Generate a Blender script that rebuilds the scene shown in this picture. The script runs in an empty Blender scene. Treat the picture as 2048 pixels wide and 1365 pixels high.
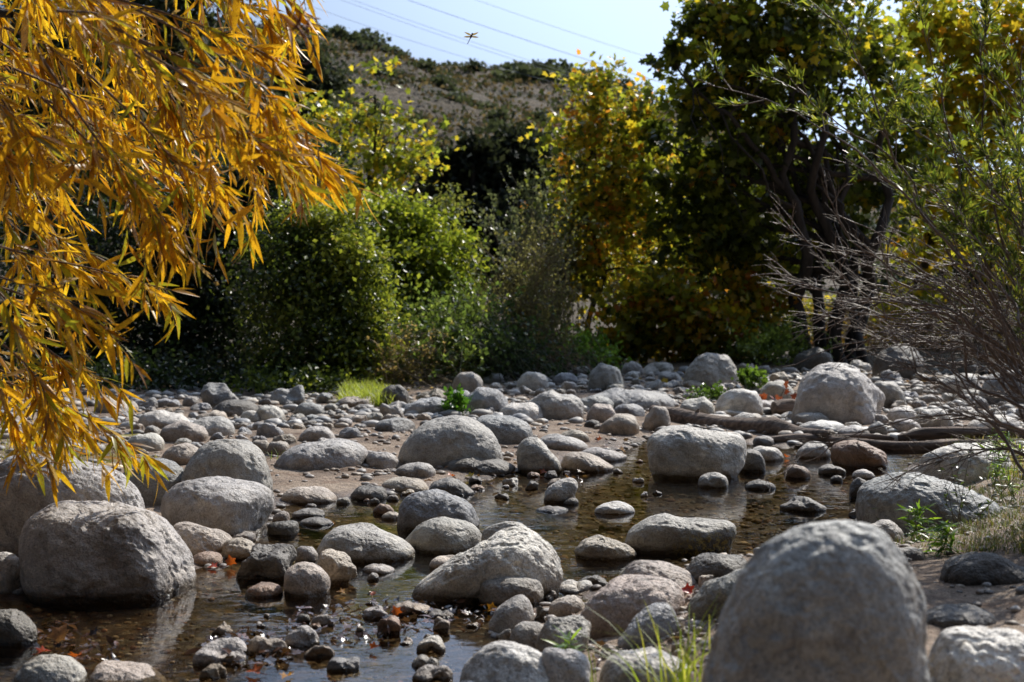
import bpy, math, numpy as np
from mathutils import Vector
S = bpy.context.scene
COL = S.collection
rng = np.random.default_rng(11)
F_PX = 2844.0; CAM_H = 1.2; PITCH = math.radians(1.42)
CX, CY = 1024.0, 682.5

# ---------- picture point -> place in the scene ----------
def at(px, py, Y):
    a = (px-CX)/F_PX; b = -(py-CY)/F_PX
    dy = math.cos(PITCH)+b*math.sin(PITCH); dz = -math.sin(PITCH)+b*math.cos(PITCH)
    t = Y/dy
    return np.array([a*t, Y, CAM_H+dz*t])
def on_plane(px, py, z=0.0):
    a = (px-CX)/F_PX; b = -(py-CY)/F_PX
    dy = math.cos(PITCH)+b*math.sin(PITCH); dz = -math.sin(PITCH)+b*math.cos(PITCH)
    t = (z-CAM_H)/min(dz, -0.004)
    return np.array([a*t, dy*t, z])

# ---------- noise ----------
_perm = np.random.default_rng(5).permutation(256)
_perm = np.concatenate([_perm, _perm, _perm])
_g = np.random.default_rng(6).normal(size=(256, 3)); _g /= np.linalg.norm(_g, axis=1)[:, None]
def pn(p):
    p = np.asarray(p, float); i = np.floor(p).astype(int); f = p-i; i &= 255
    u = f*f*f*(f*(f*6-15)+10); out = 0
    for dx in (0, 1):
        for dy in (0, 1):
            for dz in (0, 1):
                h = _perm[_perm[_perm[(i[:, 0]+dx) & 255]+((i[:, 1]+dy) & 255)]+((i[:, 2]+dz) & 255)] & 255
                g = _g[h]
                d = g[:, 0]*(f[:, 0]-dx)+g[:, 1]*(f[:, 1]-dy)+g[:, 2]*(f[:, 2]-dz)
                w = (u[:, 0] if dx else 1-u[:, 0])*(u[:, 1] if dy else 1-u[:, 1])*(u[:, 2] if dz else 1-u[:, 2])
                out = out+w*d
    return out
def fbm(p, o=4, l=2.1, g=0.5):
    s = 0; a = 1.0; p = np.asarray(p, float)
    for k in range(o):
        s = s+a*pn(p+17.3*k); p = p*l; a *= g
    return s
def sstep(a, b, x):
    t = np.clip((x-a)/(b-a), 0, 1); return t*t*(3-2*t)

# ---------- mesh building ----------
def make_mesh(name, V, Fs, col=None, smooth=True):
    V = np.ascontiguousarray(V, dtype=np.float32)
    me = bpy.data.meshes.new(name)
    me.vertices.add(len(V)); me.vertices.foreach_set('co', V.ravel())
    Fs = [np.asarray(f, dtype=np.int32) for f in Fs if len(f)]
    tot = np.concatenate([np.full(len(f), f.shape[1], np.int32) for f in Fs])
    loops = np.concatenate([f.ravel() for f in Fs])
    st = np.concatenate([[0], np.cumsum(tot)[:-1]]).astype(np.int32)
    me.loops.add(len(loops)); me.loops.foreach_set('vertex_index', loops)
    me.polygons.add(len(tot)); me.polygons.foreach_set('loop_start', st); me.polygons.foreach_set('loop_total', tot)
    me.polygons.foreach_set('use_smooth', np.full(len(tot), smooth, bool))
    if col is not None:
        at_ = me.attributes.new('tint', 'FLOAT_COLOR', 'POINT')
        c = np.ones((len(V), 4), np.float32); c[:, :3] = col
        at_.data.foreach_set('color', c.ravel())
    me.update(calc_edges=True)
    return me
def link(name, me, mat=None, parent=None, loc=None):
    o = bpy.data.objects.new(name, me); COL.objects.link(o)
    if mat is not None and me is not None and len(me.materials) == 0: me.materials.append(mat)
    if parent is not None: o.parent = parent
    if loc is not None: o.location = [float(v) for v in loc]
    return o
def tag(o, label=None, cat=None, group=None, kind=None):
    if label: o['label'] = label
    if cat: o['category'] = cat
    if group: o['group'] = group
    if kind: o['kind'] = kind
    return o
def thing(name, loc, label, cat, group=None):
    return tag(link(name, None, loc=loc), label, cat, group)

class MB:
    def __init__(s): s.V = []; s.F = {}; s.C = []; s.n = 0
    def add(s, V, F, c=None):
        F = np.asarray(F, int)
        s.V.append(V); s.F.setdefault(F.shape[1], []).append(F+s.n); s.n += len(V)
        if c is None: c = (1, 1, 1)
        c = np.asarray(c, float); s.C.append(np.broadcast_to(c, (len(V), 3)) if c.ndim == 1 else c)
    def build(s, name, mat, parent=None, origin=(0, 0, 0), smooth=True, loc=None):
        V = np.concatenate(s.V)-np.asarray(origin)
        me = make_mesh(name, V, [np.concatenate(f) for f in s.F.values()], np.concatenate(s.C), smooth)
        return link(name, me, mat, parent, loc)
    def tube(s, P, R, n=6, c=None, caps=True):
        P = np.asarray(P, float); R = np.broadcast_to(np.asarray(R, float), (len(P),))
        T = np.gradient(P, axis=0); T /= np.linalg.norm(T, axis=1)[:, None]+1e-9
        a = np.array([0, 0, 1.0]) if abs(T[0][2]) < .9 else np.array([1.0, 0, 0])
        A = np.cross(T, a); A /= np.linalg.norm(A, axis=1)[:, None]+1e-9; B = np.cross(T, A)
        th = np.linspace(0, 2*np.pi, n, endpoint=False)
        V = P[:, None]+R[:, None, None]*(A[:, None]*np.cos(th)[None, :, None]+B[:, None]*np.sin(th)[None, :, None])
        k = np.arange(len(P)-1)[:, None]*n; j = np.arange(n)[None]; j2 = (j+1) % n
        F = np.stack([k+j, k+j2, k+n+j2, k+n+j], -1).reshape(-1, 4)
        s.add(V.reshape(-1, 3), F, c)
    def leaves(s, tv, tf, P, D, N, size, col, width=1.0):
        """tv: template verts (x across, y along, z up)"""
        tv = np.asarray(tv, float); tf = np.asarray(tf, int); n = len(P); k = len(tv)
        D = D/(np.linalg.norm(D, axis=1)[:, None]+1e-9)
        X = np.cross(D, N); X /= np.linalg.norm(X, axis=1)[:, None]+1e-9; Z = np.cross(X, D)
        size = np.broadcast_to(size, (n,)); width = np.broadcast_to(width, (n,))
        V = P[:, None]+size[:, None, None]*(tv[None, :, 0:1]*X[:, None]*width[:, None, None]+tv[None, :, 1:2]*D[:, None]+tv[None, :, 2:3]*Z[:, None])
        F = (tf[None]+(np.arange(n)*k)[:, None, None]).reshape(-1, tf.shape[1])
        s.add(V.reshape(-1, 3), F, np.repeat(col, k, axis=0))

def spline(pts, n):
    pts = np.asarray(pts, float)
    if len(pts) == 2: 
        t = np.linspace(0, 1, n)[:, None]; return pts[0]*(1-t)+pts[1]*t
    P = np.vstack([2*pts[0]-pts[1], pts, 2*pts[-1]-pts[-2]]); m = len(pts)-1
    u = np.linspace(0, m-1e-6, n); i = u.astype(int); t = (u-i)[:, None]
    a, b, c, d = P[i], P[i+1], P[i+2], P[i+3]
    return .5*((2*b)+(-a+c)*t+(2*a-5*b+4*c-d)*t**2+(-a+3*b-3*c+d)*t**3)

# leaf templates
RH_V = [(0, 0, 0), (.32, .5, .06), (0, 1, 0), (-.32, .5, .06)]; RH_F = [(0, 1, 2), (0, 2, 3)]
STAR_V = [(0, 0, 0), (.2, .12, .02), (.5, .1, .07), (.36, .4, .05), (.52, .66, .05), (.22, .68, .03), (0, 1.05, -.08),
          (-.22, .68, .03), (-.52, .66, .05), (-.36, .4, .05), (-.5, .1, .07), (-.2, .12, .02), (0, .42, 0)]
STAR_F = [(12, i, i+1) for i in range(0, 11)]+[(12, 11, 0)]
def lance(nseg=5, curve=.18, fold=.25):
    V = []; F = []
    for i in range(nseg+1):
        t = i/nseg; w = .5*(math.sin(math.pi*min(1, t*.94+.05)**.8))**.9 if 0 < i < nseg else .03
        z = -curve*t*t
        V += [(-w, t, z+fold*w*.12), (0, t, z), (w, t, z+fold*w*.12)]
    for i in range(nseg):
        a = i*3; F += [(a, a+1, a+4, a+3), (a+1, a+2, a+5, a+4)]
    return np.array(V), np.array(F)

# ---------- materials ----------
def newmat(name):
    m = bpy.data.materials.new(name); m.use_nodes = True; nt = m.node_tree; nt.nodes.clear(); return m, nt
class NT:
    def __init__(s, nt): s.nt = nt
    def n(s, t, **k):
        nd = s.nt.nodes.new(t)
        for a, v in k.items():
            if a.startswith('i_'):
                key = a[2:]; key = int(key) if key.isdigit() else key.replace('_', ' ')
                nd.inputs[key].default_value = v
            else: setattr(nd, a, v)
        return nd
    def l(s, a, b): s.nt.links.new(a, b)
    def noise(s, vec, scale, detail=4, rough=.55):
        n = s.n('ShaderNodeTexNoise'); n.inputs['Scale'].default_value = scale; n.inputs['Detail'].default_value = detail
        n.inputs['Roughness'].default_value = rough
        if vec is not None: s.l(vec, n.inputs['Vector'])
        return n.outputs['Fac']
    def ramp(s, fac, stops, interp='LINEAR'):
        r = s.n('ShaderNodeValToRGB'); cr = r.color_ramp; cr.interpolation = interp
        while len(cr.elements) < len(stops): cr.elements.new(.5)
        for e, (p, c) in zip(cr.elements, stops): e.position = p; e.color = (*c, 1) if not np.isscalar(c) else (c, c, c, 1)
        s.l(fac, r.inputs['Fac']); return r.outputs['Color']
    def mix(s, a, b, fac, mode='MIX'):
        m = s.n('ShaderNodeMix', data_type='RGBA', blend_type=mode, clamp_factor=True)
        for sock, v in ((m.inputs[0], fac), (m.inputs[6], a), (m.inputs[7], b)):
            if hasattr(v, 'is_linked'): s.l(v, sock)
            elif np.isscalar(v): sock.default_value = v
            else: sock.default_value = (*v, 1)
        return m.outputs[2]
    def math(s, op, a, b=None, clamp=False):
        m = s.n('ShaderNodeMath', operation=op, use_clamp=clamp)
        for i, v in enumerate((a, b)):
            if v is None: continue
            if hasattr(v, 'is_linked'): s.l(v, m.inputs[i])
            else: m.inputs[i].default_value = v
        return m.outputs[0]

def rock_material(name, moss=False):
    m, nt = newmat(name); s = NT(nt)
    out = s.n('ShaderNodeOutputMaterial'); b = s.n('ShaderNodeBsdfPrincipled')
    tc = s.n('ShaderNodeTexCoord').outputs['Object']; oi = s.n('ShaderNodeObjectInfo')
    off = s.n('ShaderNodeVectorMath', operation='ADD'); s.l(tc, off.inputs[0])
    sc = s.n('ShaderNodeVectorMath', operation='SCALE'); sc.inputs[0].default_value = (31, 17, 23)
    s.l(oi.outputs['Random'], sc.inputs['Scale']); s.l(sc.outputs[0], off.inputs[1]); v = off.outputs[0]
    big = s.noise(v, 3.2, 5, .6); mid = s.noise(v, 14, 5, .65); sp = s.noise(v, 110, 3, .7); sp2 = s.noise(v, 260, 2, .6)
    c = s.mix(oi.outputs['Color'], s.ramp(big, [(.3, (.62, .59, .56)), (.52, (.97, .95, .93)), (.72, (1.2, 1.17, 1.12))]), .9, 'MULTIPLY')
    c = s.mix(c, s.ramp(mid, [(.28, (.55, .5, .45)), (.5, (1, 1, 1)), (.8, (1.15, 1.15, 1.13))]), .7, 'MULTIPLY')
    c = s.mix(c, s.ramp(sp, [(.36, .2), (.46, .8), (.6, 1.05), (.72, 1.5)]), .5, 'MULTIPLY')
    c = s.mix(c, s.ramp(sp2, [(.36, .45), (.5, 1), (.7, 1.3)]), .4, 'MULTIPLY')
    # bands, veins and pale blotches that differ from stone to stone
    vr = s.n('ShaderNodeVectorRotate', rotation_type='EULER_XYZ'); s.l(v, vr.inputs['Vector']); rs = s.n('ShaderNodeVectorMath', operation='SCALE'); rs.inputs[0].default_value = (5, 9, 3); s.l(oi.outputs['Random'], rs.inputs['Scale']); s.l(rs.outputs[0], vr.inputs['Rotation'])
    mpb = s.n('ShaderNodeMapping'); s.l(vr.outputs[0], mpb.inputs[0]); mpb.inputs['Scale'].default_value = (1, 1, 9)
    band = s.noise(mpb.outputs[0], 2.4, 4, .6); hv = s.math('FRACT', s.math('MULTIPLY', oi.outputs['Random'], 7.31))
    c = s.mix(c, s.ramp(band, [(.34, .62), (.47, 1), (.62, 1.12)]), s.math('MULTIPLY', hv, .8), 'MULTIPLY')
    ve = s.math('ABSOLUTE', s.math('SUBTRACT', s.noise(vr.outputs[0], 2.2, 3, .5), .5)); c = s.mix(c, (.3, .27, .24), s.math('MULTIPLY', s.ramp(ve, [(0, 1), (.012, 0)]), .45))
    c = s.mix(c, s.mix(c, (1.35, 1.33, 1.28), 1, 'MULTIPLY'), s.ramp(s.noise(v, 7.5, 6, .75), [(.56, 0), (.66, .8)]))
    # soil and old water marks round the foot
    so = s.n('ShaderNodeSeparateXYZ'); s.l(tc, so.inputs[0]); fz = s.n('ShaderNodeMapRange'); s.l(s.math('ADD', so.outputs['Z'], s.math('MULTIPLY', s.math('SUBTRACT', big, .5), .3)), fz.inputs[0])
    fz.inputs[1].default_value = -.02; fz.inputs[2].default_value = .07; fz.inputs[3].default_value = 1; fz.inputs[4].default_value = 0
    c = s.mix(c, s.mix(c, (.5, .41, .31), 1, 'MULTIPLY'), s.math('MULTIPLY', fz.outputs[0], .75))
    # rusty stains
    st = s.noise(v, 5.5, 3, .5); c = s.mix(c, (.24, .17, .1), s.math('MULTIPLY', s.ramp(st, [(.58, 0), (.72, 1)]), .25))
    # damp foot where stones stand in the stream
    geo = s.n('ShaderNodeNewGeometry'); sx = s.n('ShaderNodeSeparateXYZ'); s.l(geo.outputs['Position'], sx.inputs[0])
    zz = s.math('ADD', sx.outputs['Z'], s.math('MULTIPLY', s.math('SUBTRACT', mid, .5), -.04))
    alp = oi.outputs['Alpha']; zr = s.math('DIVIDE', zz, s.math('MAXIMUM', alp, .01))
    wr = s.n('ShaderNodeMapRange'); s.l(zr, wr.inputs[0]); wr.inputs[1].default_value = .022; wr.inputs[2].default_value = .05
    wr.inputs[3].default_value = 1; wr.inputs[4].default_value = 0
    wet = s.math('MULTIPLY', wr.outputs[0], s.math('GREATER_THAN', alp, .02))
    ring = s.math('MULTIPLY', s.ramp(s.math('ADD', zr, .0), [(.05, 0), (.065, 1), (.08, 1), (.1, 0)]), s.math('GREATER_THAN', alp, .02)); c = s.mix(c, s.mix(c, (1.25, 1.22, 1.15), 1, 'MULTIPLY'), s.math('MULTIPLY', ring, .6))
    c = s.mix(c, s.mix(c, (.24, .19, .12), 1, 'MULTIPLY'), s.math('MULTIPLY', wet, .92))
    if moss:
        wr2 = s.n('ShaderNodeMapRange'); s.l(zz, wr2.inputs[0]); wr2.inputs[1].default_value = .13; wr2.inputs[2].default_value = .06
        sxn = s.n('ShaderNodeSeparateXYZ'); s.l(tc, sxn.inputs[0])
        mr = s.n('ShaderNodeMapRange'); s.l(sxn.outputs['X'], mr.inputs[0]); mr.inputs[1].default_value = -.1; mr.inputs[2].default_value = .05
        mo = s.math('MULTIPLY', s.ramp(s.noise(v, 30, 5, .8), [(.5, 0), (.56, 1)]), s.math('MULTIPLY', wr2.outputs[0], mr.outputs[0]))
        dk = s.math('MULTIPLY', wr2.outputs[0], mr.outputs[0]); c = s.mix(c, (.02, .018, .012), s.math('MULTIPLY', dk, .8))
        c = s.mix(c, (.32, .24, .06), mo)
    s.l(c, b.inputs['Base Color'])
    s.l(s.math('SUBTRACT', .58, s.math('MULTIPLY', wet, .38)), b.inputs['Roughness']); b.inputs['Specular IOR Level'].default_value = .5
    b1 = s.n('ShaderNodeBump'); b1.inputs['Strength'].default_value = .9; b1.inputs['Distance'].default_value = .035; s.l(mid, b1.inputs['Height'])
    b2 = s.n('ShaderNodeBump'); b2.inputs['Strength'].default_value = .75; b2.inputs['Distance'].default_value = .004; s.l(sp, b2.inputs['Height']); s.l(b1.outputs[0], b2.inputs['Normal'])
    b3 = s.n('ShaderNodeBump'); b3.inputs['Strength'].default_value = .7; b3.inputs['Distance'].default_value = .014; s.l(s.noise(v, 42, 4, .7), b3.inputs['Height']); s.l(b2.outputs[0], b3.inputs['Normal'])
    s.l(b3.outputs[0], b.inputs['Normal']); s.l(b.outputs[0], out.inputs[0])
    return m
def leaf_material(name, trans=.5, rough=.4, spot=None, gain=1.0, spec=.5, tgain=1.6):
    m, nt = newmat(name); s = NT(nt)
    out = s.n('ShaderNodeOutputMaterial'); b = s.n('ShaderNodeBsdfPrincipled'); t = s.n('ShaderNodeBsdfTranslucent'); mx = s.n('ShaderNodeMixShader')
    a = s.n('ShaderNodeAttribute', attribute_name='tint'); c = a.outputs['Color']
    if spot:
        g = s.n('ShaderNodeTexCoord').outputs['Object']
        c = s.mix(c, s.mix(c, spot, .85), s.ramp(s.noise(g, 190, 3, .7), [(.54, 0), (.62, 1)]))
        c = s.mix(c, s.ramp(s.noise(g, 25, 2), [(.3, .7), (.7, 1.2)]), .8, 'MULTIPLY')
    s.l(c, b.inputs['Base Color']); b.inputs['Roughness'].default_value = rough; b.inputs['Specular IOR Level'].default_value = spec
    c2 = s.mix(c, (tgain, tgain*.97, tgain*.55), 1, 'MULTIPLY'); s.l(c2, t.inputs['Color'])
    mx.inputs[0].default_value = trans; s.l(b.outputs[0], mx.inputs[1]); s.l(t.outputs[0], mx.inputs[2]); s.l(mx.outputs[0], out.inputs[0])
    return m
def bark_material(name, c1, c2, scale=20, stretch=6, dist=.01, rough=.85):
    m, nt = newmat(name); s = NT(nt)
    out = s.n('ShaderNodeOutputMaterial'); b = s.n('ShaderNodeBsdfPrincipled')
    tc = s.n('ShaderNodeTexCoord').outputs['Object']
    mp = s.n('ShaderNodeMapping'); s.l(tc, mp.inputs[0]); mp.inputs['Scale'].default_value = stretch if not np.isscalar(stretch) else (1, 1, 1/stretch)
    f = s.noise(mp.outputs[0], scale, 6, .65)
    s.l(s.ramp(f, [(.3, c1), (.7, c2)]), b.inputs['Base Color']); b.inputs['Roughness'].default_value = rough
    bp = s.n('ShaderNodeBump'); bp.inputs['Strength'].default_value = .9; bp.inputs['Distance'].default_value = dist; s.l(f, bp.inputs['Height']); s.l(bp.outputs[0], b.inputs['Normal'])
    s.l(b.outputs[0], out.inputs[0]); return m
def plain(name, c, rough=.6, spec=.4):
    m, nt = newmat(name); s = NT(nt)
    out = s.n('ShaderNodeOutputMaterial'); b = s.n('ShaderNodeBsdfPrincipled')
    g = s.n('ShaderNodeTexCoord').outputs['Object']
    s.l(s.mix(c, s.ramp(s.noise(g, 30, 3), [(.3, .75), (.7, 1.2)]), 1, 'MULTIPLY'), b.inputs['Base Color'])
    b.inputs['Roughness'].default_value = rough; b.inputs['Specular IOR Level'].default_value = spec; s.l(b.outputs[0], out.inputs[0]); return m
M_ROCK = rock_material('granite'); M_MOSS = rock_material('lichen_granite', True)
M_WILLOW = leaf_material('willow_leaf', .55, .38, spot=(.25, .09, .01), spec=.5)
M_LEAF = leaf_material('broad_leaf', .5, .35, spec=.5)
M_DARKLEAF = leaf_material('dark_leaf', .4, .4, spec=.6)
M_FAR = leaf_material('far_leaf', .25, .7, spec=.15)
M_GRASS = leaf_material('grass_blade', .5, .45)
M_LITTER = leaf_material('fallen_leaf', .3, .3, spot=(.1, .03, .01))
M_WETLIT = leaf_material('wet_leaf', .15, .18, spec=.8)
M_BARK = bark_material('bark', (.02, .016, .013), (.08, .065, .055), 12)
M_TWIG = bark_material('twig_bark', (.08, .055, .042), (.27, .195, .145), 60, rough=.5)
M_WTWIG = bark_material('willow_twig', (.12, .07, .045), (.3, .2, .13), 60)
M_DRIFT = bark_material('driftwood', (.035, .025, .02), (.34, .25, .19), 14, (.1, 1.5, 1.5), .04)
# ---------- ground ----------
WATER_PX = [(-250, 1235), (60, 1200), (380, 1185), (400, 1140), (480, 1130), (520, 1090), (545, 1062), (560, 1030), (620, 1008), (700, 1003), (790, 990), (870, 985),
            (960, 962), (1040, 948), (1110, 945), (1160, 930), (1235, 905), (1290, 885), (1400, 880), (1520, 893), (1640, 900), (1790, 893), (1960, 888), (2040, 890),
            (1880, 906), (1800, 932), (1740, 965), (1715, 1000), (1720, 1035), (1640, 1085), (1500, 1128), (1380, 1112), (1330, 1135), (1240, 1150), (1120, 1165), (1090, 1200),
            (1000, 1225), (985, 1290), (900, 1340), (860, 1420), (700, 1700), (-400, 1700)]
WPOLY = np.array([on_plane(x, y)[:2] for x, y in WATER_PX])
def sdist(P, poly):
    A = poly; B = np.roll(poly, -1, 0); d2 = np.full(len(P), 1e9); ins = np.zeros(len(P), bool)
    for a, b in zip(A, B):
        e = b-a; w = P-a; t = np.clip((w@e)/(e@e+1e-12), 0, 1); q = w-t[:, None]*e; d2 = np.minimum(d2, (q**2).sum(1))
        c = ((a[1] > P[:, 1]) != (b[1] > P[:, 1])) & (P[:, 0] < (b[0]-a[0])*(P[:, 1]-a[1])/(b[1]-a[1]+1e-12)+a[0]); ins ^= c
    d = np.sqrt(d2); return np.where(ins, -d, d)
def ground(P):
    P = np.atleast_2d(P)[:, :2]; sd = sdist(P, WPOLY); x, y = P[:, 0], P[:, 1]
    p3 = np.c_[P, np.zeros(len(P))]
    sd = sd+.16*fbm(p3*1.3, 3)+.05*fbm(p3*5, 2)
    shoal = np.exp(-(((x+.5)/.8)**2+((y-5.35)/.35)**2)); h = np.where(sd < 0, -(.085-.06*shoal)*(1-np.exp(sd/.3))-.01, .075*(1-np.exp(-sd/.35))-.012)
    h = h+.018*fbm(p3*2.2+9, 4)*sstep(-.1, .5, sd+.2)+.016*fbm(p3*5, 4)+.008*fbm(p3*14+4, 2)
    near = sstep(8, 4.5, y)*sstep(.1, .9, x)
    h = h+near*.2*sstep(.05, .9, sd)
    rb = sstep(1.5, 2.6, x)*sstep(14, 10, y); h = h+rb*.12*sstep(0, 1.2, sd)
    h = h+.02*np.clip(y-14, 0, 22)+.06*np.clip(y-36, 0, 60)
    h = h+.1*fbm(p3*.35, 3)*sstep(14, 24, y)
    h = h-.25*np.exp(-(((x-7.3)/1.6)**2+((y-23)/1.6)**2))
    return h
GX0, GY0, GS, GNX, GNY = -12.0, -1.0, .05, 560, 900
_gx, _gy = np.meshgrid(GX0+GS*np.arange(GNX), GY0+GS*np.arange(GNY)); GRID = ground(np.c_[_gx.ravel(), _gy.ravel()]).reshape(GNY, GNX)
def gz(x, y):
    u = min(max((x-GX0)/GS, 0), GNX-1.001); v = min(max((y-GY0)/GS, 0), GNY-1.001); i, j = int(u), int(v); u -= i; v -= j
    return float((GRID[j, i]*(1-u)+GRID[j, i+1]*u)*(1-v)+(GRID[j+1, i]*(1-u)+GRID[j+1, i+1]*u)*v)
def on_ground(px, py, water=False):
    z = 0.0
    for _ in range(10):
        p = on_plane(px, py, z); zn = gz(p[0], p[1]); 
        if water: zn = max(0.0, zn)
        z = .5*z+.5*zn
    return on_plane(px, py, z)
def build_ground():
    nu, nv = 460, 620
    t = np.linspace(-1, 1, nu); u = np.sign(t)*np.abs(t)**1.5
    v = 4.0*np.exp(np.linspace(0, math.log(420/4.0), nv)); Yr = v-6.5
    X = u[None, :]*(v[:, None]*1.15+1); Y = np.repeat(Yr[:, None], nu, 1)
    P = np.c_[X.ravel(), Y.ravel()]; h = ground(P); h = h+sstep(90, 200, P[:, 1])*-6
    i = np.arange(nv-1)[:, None]*nu; j = np.arange(nu-1)[None]
    F = np.stack([i+j, i+j+1, i+nu+j+1, i+nu+j], -1).reshape(-1, 4)
    me = make_mesh('ground', np.c_[P, h], [F])
    m, nt = newmat('creek_ground'); s = NT(nt); out = s.n('ShaderNodeOutputMaterial'); b = s.n('ShaderNodeBsdfPrincipled')
    geo = s.n('ShaderNodeNewGeometry'); pos = geo.outputs['Position']; sx = s.n('ShaderNodeSeparateXYZ'); s.l(pos, sx.inputs[0])
    n1 = s.noise(pos, 1.7, 5, .6); n2 = s.noise(pos, 22, 5, .7); n3 = s.noise(pos, 130, 3, .7)
    sand = s.ramp(n1, [(.33, (.15, .105, .075)), (.5, (.38, .275, .195)), (.68, (.52, .4, .29))])
    sand = s.mix(sand, s.ramp(n2, [(.3, .45), (.5, 1), (.75, 1.25)]), .8, 'MULTIPLY'); sand = s.mix(sand, s.ramp(n3, [(.33, .4), (.5, 1), (.7, 1.4)]), .7, 'MULTIPLY')
    vo = s.n('ShaderNodeTexVoronoi'); vo.inputs['Scale'].default_value = 17; s.l(pos, vo.inputs['Vector'])
    hs = s.n('ShaderNodeSeparateColor'); s.l(vo.outputs['Color'], hs.inputs[0])
    bed = s.ramp(hs.outputs[0], [(0, (.3, .17, .06)), (.4, (.6, .37, .15)), (.7, (.8, .55, .27)), (1, (.9, .74, .48))])
    bed = s.mix(bed, s.ramp(vo.outputs['Distance'], [(.1, 1.0), (.5, .35)]), .9, 'MULTIPLY')
    bed = s.mix(bed, s.ramp(n1, [(.3, .55), (.7, 1.2)]), .8, 'MULTIPLY')
    zz = s.math('ADD', sx.outputs['Z'], s.math('MULTIPLY', s.math('SUBTRACT', n2, .5), .05))
    mr = s.n('ShaderNodeMapRange'); s.l(zz, mr.inputs[0]); mr.inputs[1].default_value = -.008; mr.inputs[2].default_value = .004
    mw = s.n('ShaderNodeMapRange'); s.l(zz, mw.inputs[0]); mw.inputs[1].default_value = .006; mw.inputs[2].default_value = .04
    damp = s.mix(s.mix(sand, (.35, .28, .22), 1, 'MULTIPLY'), sand, mw.outputs[0])
    c = s.mix(bed, damp, mr.outputs[0])
    my2 = s.n('ShaderNodeMapRange'); s.l(s.noise(pos, 3.5, 5, .7), my2.inputs[0]); my2.inputs[1].default_value = .54; my2.inputs[2].default_value = .66
    c = s.mix(c, s.mix(c, (.62, .5, .4), 1, 'MULTIPLY'), my2.outputs[0])
    # leaf mould beneath the trees, far off
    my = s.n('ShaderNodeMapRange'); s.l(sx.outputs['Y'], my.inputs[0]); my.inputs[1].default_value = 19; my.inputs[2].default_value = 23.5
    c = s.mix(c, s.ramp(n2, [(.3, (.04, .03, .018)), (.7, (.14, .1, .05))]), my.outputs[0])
    s.l(c, b.inputs['Base Color']); rr = s.math('ADD', s.math('MULTIPLY', mw.outputs[0], .5), .4); s.l(rr, b.inputs['Roughness'])
    b1 = s.n('ShaderNodeBump'); b1.inputs['Strength'].default_value = .9; b1.inputs['Distance'].default_value = .06; s.l(n2, b1.inputs['Height'])
    b2 = s.n('ShaderNodeBump'); b2.inputs['Strength'].default_value = .8; b2.inputs['Distance'].default_value = .008; s.l(n3, b2.inputs['Height']); s.l(b1.outputs[0], b2.inputs['Normal'])
    s.l(b2.outputs[0], b.inputs['Normal']); s.l(b.outputs[0], out.inputs[0])
    tag(link('ground', me, m), 'sandy creek bank and pebbly stream bed', None, None, 'structure')
build_ground()
def build_water():
    nx, ny = 60, 80
    X, Y = np.meshgrid(np.linspace(-9, 12, nx), np.linspace(-1, 26, ny)); V = np.c_[X.ravel(), Y.ravel(), np.zeros(nx*ny)]
    i = np.arange(ny-1)[:, None]*nx; j = np.arange(nx-1)[None]; F = np.stack([i+j, i+j+1, i+nx+j+1, i+nx+j], -1).reshape(-1, 4)
    me = make_mesh('water', V, [F]); m, nt = newmat('stream_water'); s = NT(nt)
    out = s.n('ShaderNodeOutputMaterial'); gl = s.n('ShaderNodeBsdfGlossy'); tr = s.n('ShaderNodeBsdfTransparent'); mx = s.n('ShaderNodeMixShader')
    gl.inputs['Roughness'].default_value = .015; gl.inputs['Color'].default_value = (.95, .97, 1, 1); tr.inputs['Color'].default_value = (.92, .82, .64, 1)
    pos = s.n('ShaderNodeNewGeometry').outputs['Position']
    mp = s.n('ShaderNodeMapping'); s.l(pos, mp.inputs[0]); mp.inputs['Scale'].default_value = (1, 1.5, 1); mp.inputs['Rotation'].default_value = (0, 0, .5)
    a = s.noise(mp.outputs[0], 4.5, 3, .5); c = s.noise(mp.outputs[0], 26, 3, .5)
    calm = s.ramp(s.noise(pos, .8, 2), [(.4, .12), (.62, 1)])
    b1 = s.n('ShaderNodeBump'); b1.inputs['Strength'].default_value = .10; b1.inputs['Distance'].default_value = .03; s.l(a, b1.inputs['Height'])
    b2 = s.n('ShaderNodeBump'); b2.inputs['Distance'].default_value = .006; s.l(c, b2.inputs['Height']); s.l(b1.outputs[0], b2.inputs['Normal']); s.l(s.math('MULTIPLY', calm, .2), b2.inputs['Strength'])
    fr = s.n('ShaderNodeFresnel'); fr.inputs['IOR'].default_value = 1.34
    for q in (gl, fr): s.l(b2.outputs[0], q.inputs['Normal'])
    s.l(s.math('MULTIPLY', fr.outputs[0], .88, True), mx.inputs[0]); s.l(tr.outputs[0], mx.inputs[1]); s.l(gl.outputs[0], mx.inputs[2]); s.l(mx.outputs[0], out.inputs[0])
    tag(link('water', me, m), 'shallow clear brown stream water', None, None, 'structure')
build_water()

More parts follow.
